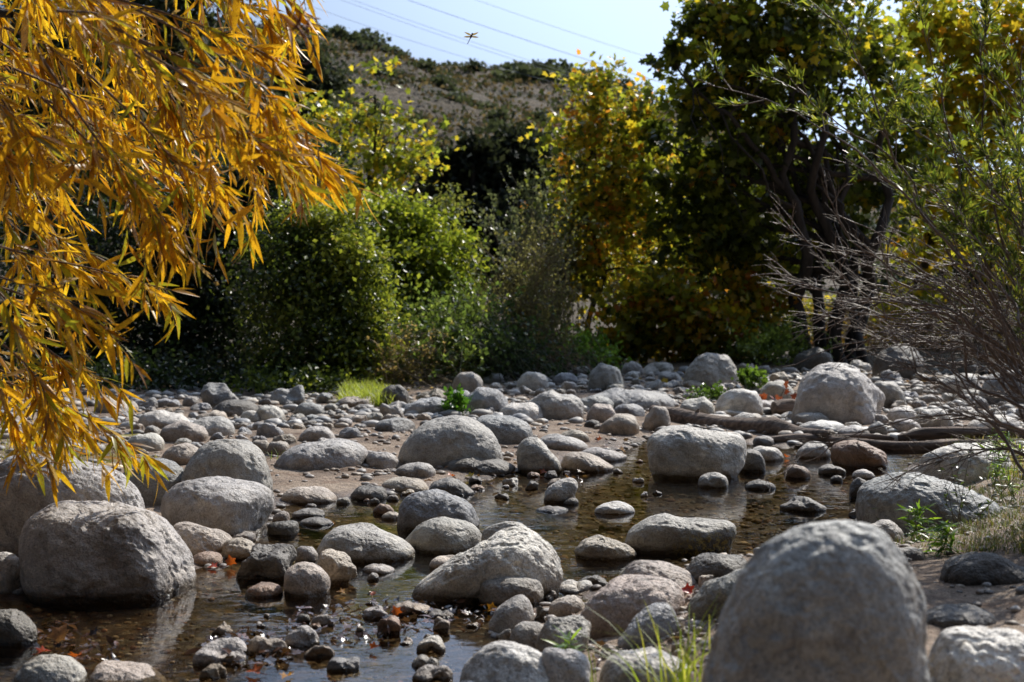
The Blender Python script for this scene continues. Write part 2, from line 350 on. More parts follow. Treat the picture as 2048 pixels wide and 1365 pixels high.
# ---------- rocks ----------
import bmesh
def ico(level):
    bm = bmesh.new(); bmesh.ops.create_icosphere(bm, subdivisions=level, radius=1)
    V = np.array([v.co[:] for v in bm.verts]); F = np.array([[v.index for v in f.verts] for f in bm.faces]); bm.free(); return V/np.linalg.norm(V, axis=1)[:, None], F
ICO = {k: ico(k) for k in (2, 3, 4, 5, 6)}
def ico7():
    bm = bmesh.new(); bmesh.ops.create_icosphere(bm, subdivisions=7, radius=1)
    V = np.array([v.co[:] for v in bm.verts]); F = np.array([[v.index for v in f.verts] for f in bm.faces]); bm.free(); return V/np.linalg.norm(V, axis=1)[:, None], F
ICO[7] = ico7()
COLS = {'f': (.54, .54, .54), 'g': (.5, .475, .44), 't': (.56, .485, .4), 'p': (.56, .455, .39), 'd': (.18, .165, .145), 'l': (.74, .705, .65), 'b': (.4, .405, .415), 'w': (.88, .86, .82), 'n': (.4, .27, .19)}
def auto_outline(l, r, top, base, r_):
    w = r-l; h = base-top; th = np.linspace(np.pi, 0, 13)
    k = r_.uniform(-.22, .22); e = r_.uniform(.62, .95); pts = []
    wob = r_.normal(0, .035, 13)
    for i, t in enumerate(th):
        c = math.cos(t); x = (l+r)/2+w/2*np.sign(c)*abs(c)**.85+k*w*math.sin(t)**2*.5
        pts.append((x, base-h*(math.sin(t)**e)*(1+wob[i]*(math.sin(t)))))
    ym = min(p[1] for p in pts); s_ = (base-top)/max(1, base-ym)
    return [(x, base-(base-y)*s_) for x, y in pts]
ROCKS = []
def radial(poly, c):
    th = np.linspace(-np.pi, np.pi, 361)[:-1]; R = np.zeros(360)
    A = poly-c; B = np.roll(A, -1, 0)
    dx, dy = np.cos(th)[:, None], np.sin(th)[:, None]; E = B-A
    den = dx*E[None, :, 1]-dy*E[None, :, 0]; den = np.where(np.abs(den) < 1e-12, 1e-12, den)
    sv = (A[:, 0]*E[:, 1]-A[:, 1]*E[:, 0])[None]/den; qv = (A[None, :, 0]*dy-A[None, :, 1]*dx)/den
    R = np.where((sv > 0) & (qv >= -1e-6) & (qv <= 1+1e-6), sv, 0).max(1)
    w = np.exp(-.5*(np.arange(-12, 13)/2.0)**2); w /= w.sum()
    Rp = np.concatenate([R[-12:], R, R[:12]]); return th, np.convolve(Rp, w, 'valid')
def rock(label, col, out, base=None, wet=0, group=None, depth=.5, level=None, rough=1.0, name='rock', mat=None, lean=0.0, seed=None, p=2.3, sink=.3, Yf=None, cat='rock', fac=0):
    r_ = np.random.default_rng(len(ROCKS)+100 if seed is None else seed)
    if isinstance(out, tuple):
        l, r, top, base = out; out = auto_outline(l, r, top, base, r_)
    o = np.array(out, float); l, r, top = o[:, 0].min(), o[:, 0].max(), o[:, 1].min()
    if base is None: base = o[:, 1].max()
    f = on_ground((l+r)/2, base, wet > 0) if Yf is None else at((l+r)/2, base, Yf)
    w = (r-l)*f[1]/F_PX; d = depth*w; Yc = f[1]+.8*d
    hh = base-top
    if not wet and sink == .3: sink = .55
    if len(o) > 3:
        o = spline(o, len(o)*5); o[:, 0] = np.clip(o[:, 0], l, r); o[:, 1] = np.maximum(o[:, 1], top-1)
    low = [(r-.06*(r-l), base+sink*hh), (l+.06*(r-l), base+sink*hh)]
    P = np.array([at(x, y, Yc)[[0, 2]] for x, y in list(map(tuple, o))+low])
    c = np.array([(P[:, 0].min()+P[:, 0].max())/2, P[:, 1].min()+.46*(P[:, 1].max()-P[:, 1].min())])
    th, R = radial(P, c)
    span = (r-l)*.5
    if level is None: level = 7 if span > 130 else 6 if span > 55 else 5 if span > 25 else 4
    V, F = ICO[level]; q0 = V+r_.uniform(-50, 50, 3); rho = np.hypot(V[:, 0], V[:, 2]); ang = np.arctan2(V[:, 2], V[:, 0])
    s_ = (rho**p+np.abs(V[:, 1])**p)**(-1/p); s_ = s_*(1+.13*np.sign(-V[:, 1])*pn(q0*1.3)*(np.abs(V[:, 1])))
    Rv = np.interp(ang, np.append(th, np.pi), np.append(R, R[0]))
    kk_ = np.exp(-.5*(np.arange(-80, 81)/32.0)**2); kk_ /= kk_.sum(); Rs = np.convolve(np.concatenate([R[-80:], R, R[:80]]), kk_, 'valid'); Rsv = np.interp(ang, np.append(th, np.pi), np.append(Rs, Rs[0]))
    wq = np.clip(rho, 0, 1)**3; Rv = Rv*wq+Rsv*(1-wq)
    size = R.mean(); W = np.empty_like(V)
    W[:, 0] = Rv*rho*s_*np.cos(ang); W[:, 2] = Rv*rho*s_*np.sin(ang); W[:, 1] = d*V[:, 1]*s_
    q = V*1.0+r_.uniform(-50, 50, 3)
    n1 = fbm(q*1.6, 3); n2 = fbm(q*5, 4); ridg = np.abs(fbm(q*2.6+7, 3))
    amp = size*rough
    disp = .05*n1+.016*n2-.02*np.exp(-ridg*22)*sstep(-.1, .1, fbm(q*1.1+31, 2))
    n3 = fbm(q*3.2+3, 3); disp = disp-.03*sstep(.1, .38, n3)
    if level >= 6: disp = disp+.008*fbm(q*11, 4)-.012*sstep(.12, .3, fbm(q*7+5, 2))
    # flat facets
    for _ in range(7):
        nv = r_.normal(size=3); nv /= np.linalg.norm(nv); dd = V@nv; cut = r_.uniform(.72, .9); disp = disp-.42*np.clip(dd-cut, 0, 1)*(.6+.4*rough)
    for _ in range(int(10*fac)):
        nv = r_.normal(size=3); nv /= np.linalg.norm(nv); dd = V@nv; disp = disp-.75*np.clip(dd-r_.uniform(.6, .82), 0, 1)
    W += V*(disp*amp)[:, None]
    W[:, 1] += lean*(W[:, 2])+d*.12*np.sin(V[:, 0]*2+r_.uniform(0, 6))
    loc = np.array([c[0], Yc, 0.0]); loc[2] = f[2]; W[:, 2] += c[1]-loc[2]
    me = make_mesh(name, W, [F]); ob = link(name, me, mat or M_ROCK, None, loc)
    cc = np.array(COLS[col])*r_.uniform(.9, 1.12)*np.array([1, r_.uniform(.97, 1.01), r_.uniform(.93, 1.02)])
    ob.color = (*[float(v) for v in cc], float(wet)*min(1.0, max(.25, (W[:, 2].max())/.25))); tag(ob, label, cat, group)
    ROCKS.append(((l+r)/2, (r-l)/2, base, top)); return ob

G = 'boulders and stones in the creek'
def RR(label, col, out, base=None, wet=0, **k): return rock(label, col, out, base, wet, G, **k)
# left foreground
RR('large grey boulder with a dipped top, foremost at left and standing in dark water', 'g', [(60, 1160), (60, 1060), (78, 1025), (115, 1006), (160, 1003), (200, 1009), (240, 1015), (285, 1021), (322, 1038), (352, 1070), (375, 1115), (386, 1160), (382, 1192)], 1203, 1, depth=.42, sink=.15, p=2.8)
RR('largest far left boulder, long humped top under the hanging yellow willow leaves', 'g', [(-60, 1080), (-50, 960), (0, 928), (60, 909), (90, 907), (130, 915), (180, 931), (240, 945), (280, 975), (303, 1015), (302, 1050)], 1120, 0, depth=.4, p=2.6)
RR('grey boulder half hidden between the long humped boulder and the tall round one', 'b', [(238, 1000), (252, 940), (295, 918), (340, 923), (370, 948), (380, 985)], 1012, 0)
RR('tall round-shouldered grey boulder behind the egg-shaped one at left', 'g', [(365, 960), (380, 915), (410, 888), (460, 881), (510, 896), (534, 930), (545, 975), (541, 1010)], 1020, 0, p=2.6)
RR('egg-shaped pale grey boulder in front of the tall round-shouldered boulder', 'g', [(320, 1015), (332, 982), (378, 958), (440, 950), (500, 957), (540, 983), (549, 1020), (535, 1052)], 1070, 1, sink=.12)
RR('pale sloping stone wedged below the egg-shaped boulder', 't', [(343, 1075), (348, 1050), (385, 1046), (440, 1060), (472, 1082)], 1110, 0)
RR('light grey round stone cut by the left edge of the picture', 'l', (-35, 43, 1103, 1185), wet=1)
RR('dark grey mound with a shoulder at the lower left edge', 'd', [(-40, 1280), (-30, 1232), (20, 1222), (50, 1240), (72, 1255), (78, 1278)], 1292, 1)
RR('flat-topped boulder at the bottom edge, leftmost of the two there', 'g', [(8, 1400), (40, 1335), (90, 1313), (140, 1320), (172, 1345), (176, 1400)], 1420, 0)
RR('low boulder at the bottom edge beside the flat-topped one', 't', [(170, 1400), (190, 1335), (225, 1326), (290, 1338), (345, 1362), (350, 1400)], 1420, 0)
RR('dark angular stone with a split face right of the red leaf', 'd', [(468, 1145), (500, 1098), (520, 1088), (545, 1085), (580, 1090), (592, 1120), (590, 1148)], 1162, 1, rough=1.4, fac=1, p=3)
RR('small round stone between the angular stone and the long whaleback', 'g', (590, 638, 1089, 1127), wet=1)
RR('round warm grey stone in the water, front one of the touching pair', 't', [(565, 1165), (568, 1140), (590, 1128), (620, 1126), (650, 1136), (664, 1158), (660, 1180)], 1194, 1)
RR('cracked stone leaning behind the round one of the touching pair', 't', [(612, 1140), (640, 1107), (665, 1102), (700, 1113), (722, 1142), (728, 1160)], 1172, 1, rough=1.5, fac=.5)
RR('low wet stone just left of the touching pair', 'n', (488, 567, 1166, 1194), wet=1)
RR('flat brown stone beside the red leaf at left', 'n', (380, 450, 1104, 1130), wet=1)
RR('rough crumbly stone above the red leaf', 't', (440, 520, 1077, 1122), wet=1, rough=1.8)
RR('small stone touching the foot of the egg-shaped boulder', 'g', (462, 512, 1064, 1085), wet=1, rough=1.5)
RR('shiny wet ledge stone right of the egg-shaped boulder', 'd', [(533, 1066), (540, 1046), (590, 1043), (598, 1060)], 1072, 1, rough=1.3)
RR('small stone on the bank just behind the wet ledge stone', 't', (545, 580, 1022, 1045), wet=1)
RR('upper of the two nearly drowned stones in the greenish pool', 'd', (582, 650, 1018, 1036), wet=1)
RR('lower of the two nearly drowned stones in the greenish pool', 'd', (596, 668, 1036, 1052), wet=1)
# centre
RR('long whaleback boulder with a shallow hollow on top, mid-stream', 'g', [(630, 1100), (645, 1068), (680, 1052), (740, 1058), (790, 1068), (825, 1090), (837, 1112)], 1124, 1, sink=.15)
RR('bluish rounded boulder behind the oval one in mid-stream', 'b', [(793, 1055), (800, 1010), (825, 988), (870, 981), (915, 985), (945, 1005), (960, 1045)], 1065, 1, p=2.6)
RR('oval pitted boulder in front of the bluish rounded one', 'g', [(808, 1080), (835, 1048), (880, 1035), (930, 1040), (960, 1060), (968, 1082)], 1105, 1)
RR('tallest part of the great sloping boulder, a hump behind its ridge', 'g', [(958, 1110), (965, 1066), (990, 1049), (1020, 1043), (1050, 1052), (1075, 1090)], 1125, 1, depth=.35)
RR('great sloping boulder with a long ramp running down to the left, centre of the stream', 'l', [(820, 1196), (835, 1168), (885, 1130), (955, 1090), (1000, 1066), (1040, 1056), (1068, 1062), (1100, 1085), (1116, 1112), (1129, 1150), (1120, 1170)], 1205, 1, depth=.32, rough=1.2, sink=.1)
RR('loaf-shaped stone lying against the foot of the great sloping boulder', 'g', [(955, 1188), (960, 1157), (1000, 1150), (1050, 1148), (1080, 1165), (1089, 1192)], 1214, 1, p=2.7)
RR('pointed rounded stone in front of the loaf-shaped stone', 'g', [(973, 1250), (1000, 1212), (1038, 1190), (1060, 1203), (1070, 1240)], 1260, 0)
RR('flat slab stone half hidden behind the long ramp', 't', (858, 935, 1113, 1140), wet=1)
RR('lumpy two-humped stone, its lower left hump', 'g', (1018, 1105, 1245, 1305), wet=0)
RR('lumpy fist-like grey stone behind the white bottom boulder', 'g', [(1072, 1300), (1085, 1248), (1110, 1226), (1150, 1226), (1180, 1240), (1188, 1268), (1183, 1298)], 1315, 0, rough=1.6)
RR('bright white boulder at the bottom edge, centre', 'w', [(903, 1400), (935, 1325), (985, 1292), (1030, 1288), (1080, 1305), (1118, 1340), (1125, 1400)], 1430, 0)
RR('pale boulder with a small weed in front, right of the bright white boulder', 'l', [(1080, 1400), (1085, 1304), (1120, 1297), (1165, 1306), (1182, 1340), (1182, 1400)], 1420, 0)
RR('low pale stone poking over the bottom edge below the white boulder', 'w', (880, 1085, 1347, 1440), sink=.1)
RR('small pale oval stone left of the pinkish slab boulder', 't', (1097, 1172, 1192, 1230))
RR('pinkish slab boulder rising to the right, in the right foreground', 'p', [(1155, 1232), (1185, 1188), (1240, 1162), (1300, 1153), (1345, 1160), (1365, 1180), (1370, 1220)], 1265, 0, p=2.6)
RR('speckled long boulder behind the pinkish slab boulder', 't', [(1237, 1165), (1260, 1130), (1300, 1122), (1360, 1135), (1393, 1158), (1401, 1185)], 1205, 0)
RR('bluish wedge stone in front of the pinkish slab boulder', 'b', [(1233, 1285), (1280, 1230), (1318, 1205), (1350, 1213), (1362, 1245)], 1290, 0)
RR('grey slanting stone partly behind the big foreground boulder', 'g', [(1376, 1210), (1420, 1160), (1465, 1137), (1510, 1132), (1550, 1150)], 1218, 0, rough=1.3)
RR('dark stone at the waterline left of the big foreground boulder', 'd', [(1365, 1148), (1400, 1115), (1445, 1107), (1480, 1112), (1505, 1135)], 1158, 1)
RR('long boulder with crusty yellow growth on its dark flank', 'g', [(1245, 1090), (1258, 1060), (1298, 1036), (1340, 1030), (1380, 1040), (1420, 1041), (1462, 1044), (1473, 1062), (1466, 1082)], 1110, 1, mat=M_MOSS, depth=.35, sink=.1)
RR('tan boulder with a broken crest, left of the crusty long boulder', 't', [(1149, 1102), (1165, 1080), (1200, 1073), (1240, 1078), (1265, 1095), (1271, 1108)], 1120, 1, rough=1.5)
RR('big bread-shaped pale boulder standing alone in the middle of the pool', 'l', [(1292, 932), (1292, 888), (1302, 868), (1340, 855), (1400, 857), (1450, 861), (1480, 868), (1491, 895), (1487, 925), (1470, 945)], 957, 1, p=3.0, sink=.1)
RR('small speckled stone at the foot of the bread-shaped boulder', 'g', (1394, 1456, 945, 976), wet=1)
RR('flat chalky white stone alone in the open pool', 'w', (1188, 1271, 1005, 1029), wet=.3)
RR('low dark pyramid stone in the pool above the big foreground boulder', 'd', [(1556, 1012), (1590, 1000), (1612, 994), (1635, 1005), (1652, 1014)], 1024, 1, rough=1.6)
RR('huge blurred foreground boulder at lower right, taller than any other', 'f', [(1400, 1420), (1425, 1280), (1452, 1190), (1478, 1125), (1530, 1072), (1592, 1044), (1665, 1037), (1728, 1046), (1776, 1075), (1815, 1130), (1843, 1195), (1852, 1265), (1870, 1400), (1876, 1550)], 1620, 0, depth=.45, Yf=2.75, sink=.1, rough=.75, seed=14)
RR('bright boulder in the lower right corner beside the huge blurred one', 'w', [(1850, 1400), (1870, 1275), (1930, 1253), (2010, 1258), (2080, 1280), (2120, 1400)], 1450, 0, Yf=3.4)
RR('long grey boulder on the right bank striped by twig shadows', 'b', [(1714, 1010), (1726, 976), (1775, 953), (1830, 947), (1880, 958), (1940, 978), (1995, 1005)], 1065, 0, rough=1.1)
RR('rounded boulder on the right bank behind the weeds', 'l', [(1836, 950), (1850, 910), (1890, 893), (1950, 888), (2000, 900), (2030, 935)], 965, 0)
RR('small dark stone touching the left end of the striped bank boulder', 'd', (1699, 1738, 955, 998), wet=1)
RR('grey stone under the green weeds at the water edge', 'g', (1728, 1810, 1040, 1095), wet=1)
RR('brown two-lobed boulder at the far side of the pool', 'n', [(1662, 915), (1666, 893), (1690, 882), (1722, 882), (1745, 893), (1768, 906), (1776, 925)], 938, 1, rough=1.3)
RR('smooth dome stone left of the brown two-lobed boulder', 'g', (1589, 1665, 884, 917), wet=1)
RR('small brown dome stone alone in the pool', 'n', (1567, 1622, 930, 958), wet=1)
RR('dark wedge stone right of the small brown dome', 'd', (1636, 1693, 929, 950), wet=1, rough=1.6)
RR('glinting low stone at the foot of the brown two-lobed boulder', 'l', (1704, 1752, 939, 957), wet=1)
RR('tiny dark stone below the dark wedge stone', 'd', (1660, 1686, 951, 965), wet=1)
RR('flat dark stone shaped like a fin right of the bread-shaped boulder', 'd', (1488, 1552, 960, 980), wet=1)
RR('dark ball stone behind the right end of the bread-shaped boulder', 'd', (1476, 1531, 896, 945), wet=1)
RR('low pale shoal stone behind the dark ball', 'l', (1495, 1568, 892, 922), wet=1)
RR('tilted tooth-shaped stone left of the pool', 'g', [(1033, 932), (1036, 895), (1050, 878), (1075, 876), (1098, 898), (1116, 920), (1125, 940)], 948, 1, rough=1.2)
RR('biggest domed boulder of the middle distance, smooth and dark-faced', 'g', [(795, 915), (812, 878), (852, 846), (905, 832), (950, 841), (985, 863), (1003, 895), (1010, 922)], 935, 0, rough=.7)
RR('smooth blue-grey boulder right behind the biggest dome', 'b', [(942, 855), (960, 832), (990, 827), (1030, 836), (1060, 852), (1066, 872)], 888, 0, rough=.8)
RR('flaky flat wet stone in front of the biggest dome', 'd', [(868, 940), (890, 922), (940, 915), (1000, 920), (1032, 934)], 946, 1, rough=1.6)
RR('flat stone left of the flaky wet one', 'g', (790, 876, 926, 955), wet=0)
RR('short round stone left of the biggest dome', 'g', (729, 800, 900, 938))
RR('long low boulder lying on the sand at left centre', 'g', [(550, 925), (575, 897), (630, 881), (690, 880), (724, 893), (736, 912)], 938, 0)
RR('pale flat stone at the water edge below the flat stone', 't', (758, 862, 954, 985), wet=1)
RR('black wet stone at the tip of the sand', 'd', (700, 776, 970, 1000), wet=1, rough=1.4)
RR('dark cracked stone left of the drowned leaf patch', 'd', [(850, 985), (870, 963), (905, 958), (935, 972), (950, 988)], 993, 1, rough=2)
RR('broad tan stone sunk in the sand at the water edge', 't', (560, 680, 973, 1008), wet=1)
RR('leaning oval stone standing in the pool', 'g', [(1084, 1000), (1095, 978), (1120, 960), (1145, 957), (1156, 970), (1150, 990)], 1007, 1)
RR('black round stone beside the leaning oval stone', 'd', (1126, 1158, 996, 1010), wet=1)
RR('long thin dark stone in front of the leaning oval', 'd', (1070, 1140, 1014, 1025), wet=1)
RR('pale tongue stone dipping into the pool, nearer one', 't', [(1120, 930), (1135, 908), (1170, 906), (1210, 920), (1232, 934)], 944, 1)
RR('pale tongue stone dipping into the pool, farther one', 'g', [(1150, 912), (1180, 897), (1215, 897), (1255, 910)], 922, 1)
RR('low grey stone left of the stone on the sand spit', 'g', [(1068, 890), (1085, 873), (1120, 870), (1160, 880), (1178, 894)], 900, 1)
RR('short oblong stone lying on the sand spit', 't', (1114, 1182, 859, 884))
RR('small reddish stone beside the greenish pool', 'n', (745, 790, 1007, 1030), wet=1)
RR('flat drowned stone next to the small reddish one', 't', (762, 802, 1024, 1040), wet=1)
RR('nearly drowned oval stone between whaleback and long ramp', 'g', (724, 792, 1130, 1147), wet=1)
RR('tiny black stone below the nearly drowned oval', 'd', (734, 758, 1145, 1162), wet=1)
# small stones of the leafy shoal, bottom centre
for lab, c, bb in [('grey rounded stone at the top left of the leafy shoal', 'g', (713, 786, 1206, 1237)), ('pale flat stone at the top of the leafy shoal', 't', (772, 872, 1203, 1232)),
    ('brown blocky stone in the middle of the leafy shoal', 'n', (743, 806, 1232, 1272)), ('pale flat block stone left of the leafy shoal', 'l', (622, 682, 1224, 1252)),
    ('dark chip beside the pale flat block', 'd', (588, 628, 1227, 1252)), ('light dome stone right of the brown blocky one', 't', (857, 906, 1234, 1264)),
    ('low dark stone at the right end of the leafy shoal', 'd', (848, 922, 1219, 1240)), ('white-capped stone alone in blue water', 'l', (832, 892, 1274, 1306)),
    ('grey blocky stone left of the blue reflection', 'g', (569, 643, 1251, 1296)), ('stone holding brown leaves beside the grey block', 't', (486, 577, 1270, 1310)),
    ('mottled tan stone below the grey block', 't', (600, 680, 1284, 1318)), ('flat bluish stone under the mottled tan one', 'b', (654, 727, 1311, 1345)),
    ('grey angular stone left of the leaf-covered one', 'g', (388, 500, 1275, 1332)), ('small blocky stone at the bottom left of the water', 't', (396, 456, 1329, 1360)),
    ('light angular stone alone in brown water', 't', (421, 477, 1242, 1273)), ('upper grey stone of the pair at the bottom edge', 'g', (821, 891, 1307, 1337)),
    ('lower grey stone of the pair at the bottom edge', 'g', (824, 908, 1330, 1366)), ('small stone behind the loaf stone, on the right', 'g', (1108, 1202, 1158, 1186)),
    ('flat dark stone at the waterline above the small oval', 'd', (1143, 1240, 1149, 1175)), ('dark stump-like stone between the oval and the pointed stone', 'd', (1068, 1096, 1208, 1248)),
    ('small grey stone left of the fist-like stone', 'g', (996, 1034, 1256, 1286)), ('small brown stone behind the slanting one', 't', (1394, 1432, 1147, 1172)),
    ('small stone tucked by the orange leaf near the loaf stone', 'g', (1086, 1122, 1180, 1200)), ('tiny pale stone near the top of the pool', 'l', (1262, 1290, 953, 966)),
    ('tiny white stone mid-pool', 'w', (1280, 1298, 983, 995)), ('tiny dark glinting stone mid-pool', 'd', (1300, 1326, 981, 990)),
    ('small stone right of the wet flaky slab', 'd', (1048, 1082, 963, 981)), ('little wet stone left of the tooth-shaped one', 'd', (985, 1020, 985, 1000)),
    ('pale little stone below the tooth-shaped one', 'l', (1000, 1040, 953, 972)), ('dark little stone below the tooth-shaped one', 'd', (1080, 1122, 941, 957)),
    ('pale stone touching the leaning oval from behind', 't', (1092, 1150, 955, 975)), ('glossy dark chip on the right bank waterline', 'd', (1690, 1730, 1018, 1036))]:
    RR(lab, c, bb, wet=1, rough=1.0, fac=2, p=3.4, depth=.4, sink=.2)
# sunlit middle and far field
for lab, c, bb in [('squared stone at the end of the long log', 't', (1287, 1341, 812, 862)), ('blocky stone left of the squared one by the log', 't', (1195, 1279, 826, 868)),
    ('stone behind the blocky one, left of the log', 't', (1172, 1232, 807, 845)), ('tiny dark stone on the sand left of the blocky one', 'd', (1168, 1202, 840, 856)),
    ('large smooth cone-backed boulder on the far sand', 'g', (1045, 1172, 780, 838)), ('smooth oblong boulder left of the cone-backed one', 'l', (993, 1093, 804, 841)),
    ('tall rounded boulder left of the oblong one', 'b', (928, 1018, 774, 828)), ('shaded flat boulder by the small green weed', 'b', (800, 912, 795, 832)),
    ('flat shaded slab on the sand behind the biggest dome', 'b', (748, 832, 836, 862)), ('long low shaded boulder in the far field', 'b', (1155, 1352, 778, 818)),
    ('dark oval boulder in front of the long low shaded one', 'b', (1150, 1232, 791, 822)), ('low oval stone behind the log end', 'b', (1225, 1290, 807, 832)),
    ('half lit dome left of the leaning sunlit boulder', 'l', (1357, 1430, 793, 835)), ('leaning sunlit boulder with a sharp left crest', 'l', (1429, 1526, 774, 832)),
    ('pale boulder behind the big textured dome, left side', 'l', (1518, 1592, 762, 806)), ('tall upright pale boulder near the trees', 'g', (1368, 1479, 706, 778)),
    ('shaded upright boulder left of the tall pale one', 'b', (1172, 1250, 727, 784)), ('rounded boulder tucked right of the big textured dome', 'g', (1736, 1812, 761, 815)),
    ('dark boulder at the foot of the tree trunks', 'd', (1585, 1665, 695, 745)), ('dark boulder in shade right of the tree trunks', 'd', (1745, 1850, 690, 760)),
    ('small stone left of the short stump', 'g', (1497, 1552, 800, 826)), ('wide stone touching the log from behind', 'l', (1392, 1470, 829, 846)),
    ('stone between the log and the short stump', 'l', (1468, 1530, 824, 848)), ('twin-lobed stone under the short stump', 'g', (1586, 1662, 824, 852)),
    ('white slab stone on the log pile', 'w', (1593, 1692, 841, 864)), ('sunlit rounded stone right of the big dome', 'l', (1833, 1907, 816, 858)),
    ('sunlit lumpy stone right of the big dome foot', 'l', (1782, 1843, 837, 865)), ('pair-like stone behind the lumpy one', 'l', (1770, 1836, 814, 845)),
    ('small peaked stone above the lower logs', 'b', (1735, 1776, 842, 872)), ('flat stone by the lower logs', 'g', (1672, 1742, 853, 874)),
    ('stone at the end of the lower log', 'g', (1505, 1550, 870, 894)), ('pale boulder far right beyond the twigs', 'l', (1880, 1960, 745, 790)),
    ('big shaded boulder at the right edge behind the twigs', 'b', (1960, 2070, 735, 810)), ('sunlit low boulder at the right edge', 'l', (1935, 2040, 830, 862)),
    ('flat sunlit boulder far left behind the willow tips', 'l', (275, 382, 821, 857)), ('round-backed stone with a tail, left field', 't', (318, 418, 840, 885)),
    ('oblong stone right of the round-backed tailed one', 'g', (375, 472, 834, 872)), ('bright dome stone in the left field near the shrub', 'l', (508, 572, 811, 846)),
    ('smaller dome left of the bright dome stone', 'l', (478, 526, 821, 848)), ('half round stone behind the oblong one, left field', 't', (393, 455, 821, 842)),
    ('long dark shaded slab under the dark shrub', 'd', (418, 520, 800, 832)), ('shaded oval at the edge of the green grass', 'b', (587, 652, 803, 832)),
    ('peaked grey stone above the long low boulder', 'g', (596, 672, 852, 884)), ('pale wedge stone at the left under the willow', 'l', (252, 332, 864, 902)),
    ('tan block behind the tall round-shouldered boulder', 't', (322, 402, 886, 930)), ('tan stone right of the tan block', 't', (500, 548, 880, 905)),
    ('small tan stone near the grass blades', 't', (530, 580, 880, 908)), ('grey boulder near the tall weeds', 'g', (905, 968, 745, 785)),
    ('dark stone beneath the tall weeds', 'd', (760, 820, 768, 812)), ('small stone left of the tall rounded boulder', 'b', (895, 945, 778, 810)),
    ('pointed dark rock on the shaded right bank', 'd', (1885, 2060, 1108, 1172)), ('flat dark rock ledge on the right bank', 'd', (1840, 1995, 1213, 1256)),
    ('grey stone buried in gravel on the right bank', 'd', (1770, 1850, 1095, 1125)), ('pale flat stone under the foreground grass tuft', 'l', (1190, 1400, 1300, 1385))]:
    RR(lab, c, bb, wet=0)  # light put into colour
RR('big textured sunlit dome boulder, largest of the far field', 'l', [(1574, 820), (1582, 775), (1610, 742), (1660, 727), (1705, 735), (1745, 762), (1772, 795), (1772, 830)], 848, 0, p=2.6, rough=1.2)
# scattered cobbles
def free(x, w, b, t):
    for (cx, hw, bb, tt) in ROCKS:
        if abs(x-cx) < (hw+w)*.8 and abs((b+t)/2-(bb+tt)/2) < ((bb-tt)+(b-t))*.3: return False
    return True
r2 = np.random.default_rng(77)
def scatter(n, region, wrange, label, group, cols, wet=0, asp=(.35, .6)):
    k = 0; tries = 0
    poly = np.array(region, float)
    while k < n and tries < n*60:
        tries += 1
        x = r2.uniform(poly[:, 0].min(), poly[:, 0].max()); y = r2.uniform(poly[:, 1].min(), poly[:, 1].max())
        if sdist(np.array([[x, y]]), poly)[0] > 0: continue
        sc = (y-620)/200; w = r2.uniform(*wrange)*sc; h = w*r2.uniform(*asp)
        if not free(x, w/2, y, y-h): continue
        rock(label, cols[r2.integers(len(cols))], (x-w/2, x+w/2, y-h, y), None, wet, group, level=5 if w > 26 else 4, name='cobble', rough=1.5, fac=r2.uniform(0, 1.2), p=2.7, cat='cobble'); k += 1
scatter(190, [(980, 738), (1180, 745), (1560, 745), (2050, 740), (2050, 850), (1560, 830), (1300, 815), (980, 790)], (24, 105), 'rounded cobble among many in the far stony bed', 'cobbles of the far stony bed', 'ggbltlb')
scatter(120, [(250, 815), (600, 808), (930, 800), (1000, 830), (780, 850), (650, 900), (300, 905), (150, 880)], (22, 95), 'small cobble lying on the sand of the left bank', 'cobbles on the left sand', 'gbtgb')
scatter(36, [(1480, 830), (1980, 850), (2040, 880), (1700, 880), (1480, 862)], (24, 55), 'small cobble wedged among the driftwood', 'cobbles around the driftwood', 'gltl')
scatter(16, [(560, 1010), (1150, 925), (1300, 900), (1250, 960), (900, 1000), (620, 1030)], (6, 18), 'little wet stone at the edge of the pool', 'wet stones along the pool edge', 'dtgn', 1)
scatter(10, [(560, 1215), (900, 1195), (1000, 1240), (880, 1290), (600, 1330), (430, 1340), (420, 1290)], (4, 10), 'little wet stone in the leafy shoal', 'wet stones of the leafy shoal', 'tgtn', 1)
scatter(60, [(1380, 1195), (1430, 1200), (1400, 1300), (1230, 1340), (1200, 1310), (1350, 1270)], (3, 10), 'small pebble on the gravel left of the huge foreground boulder', 'pebbles by the huge boulder', 'tlpg')
# pebbles one could never count
def pebbles(name, n, sampler, smin, smax, label, palette, mat):
    V, F = ICO[2]; mb = MB(); P = sampler(n); s_ = r2.uniform(smin, smax, len(P))*r2.uniform(.5, 1, len(P))*np.clip(P[:, 1]/9, .35, 1)
    h = ground(P[:, :2])
    if 'stream' in name: h = np.minimum(h, -.008-s_*.9)
    for i in range(len(P)):
        sc = s_[i]*np.array([r2.uniform(.8, 1.4), r2.uniform(.8, 1.3), r2.uniform(.4, .7)]); a = r2.uniform(0, 6.3)
        W = V*sc*(1+.45*pn(V*1.3+i*3.1))[:, None]; c, sn = math.cos(a), math.sin(a)
        W = np.c_[W[:, 0]*c-W[:, 1]*sn, W[:, 0]*sn+W[:, 1]*c, W[:, 2]]
        col = np.array(palette[r2.integers(len(palette))])*r2.uniform(.7, 1.3)
        mb.add(W+[P[i, 0], P[i, 1], h[i]+sc[2]*.35], F, col)
    return tag(mb.build(name, mat), label, 'pebbles', None, 'stuff')
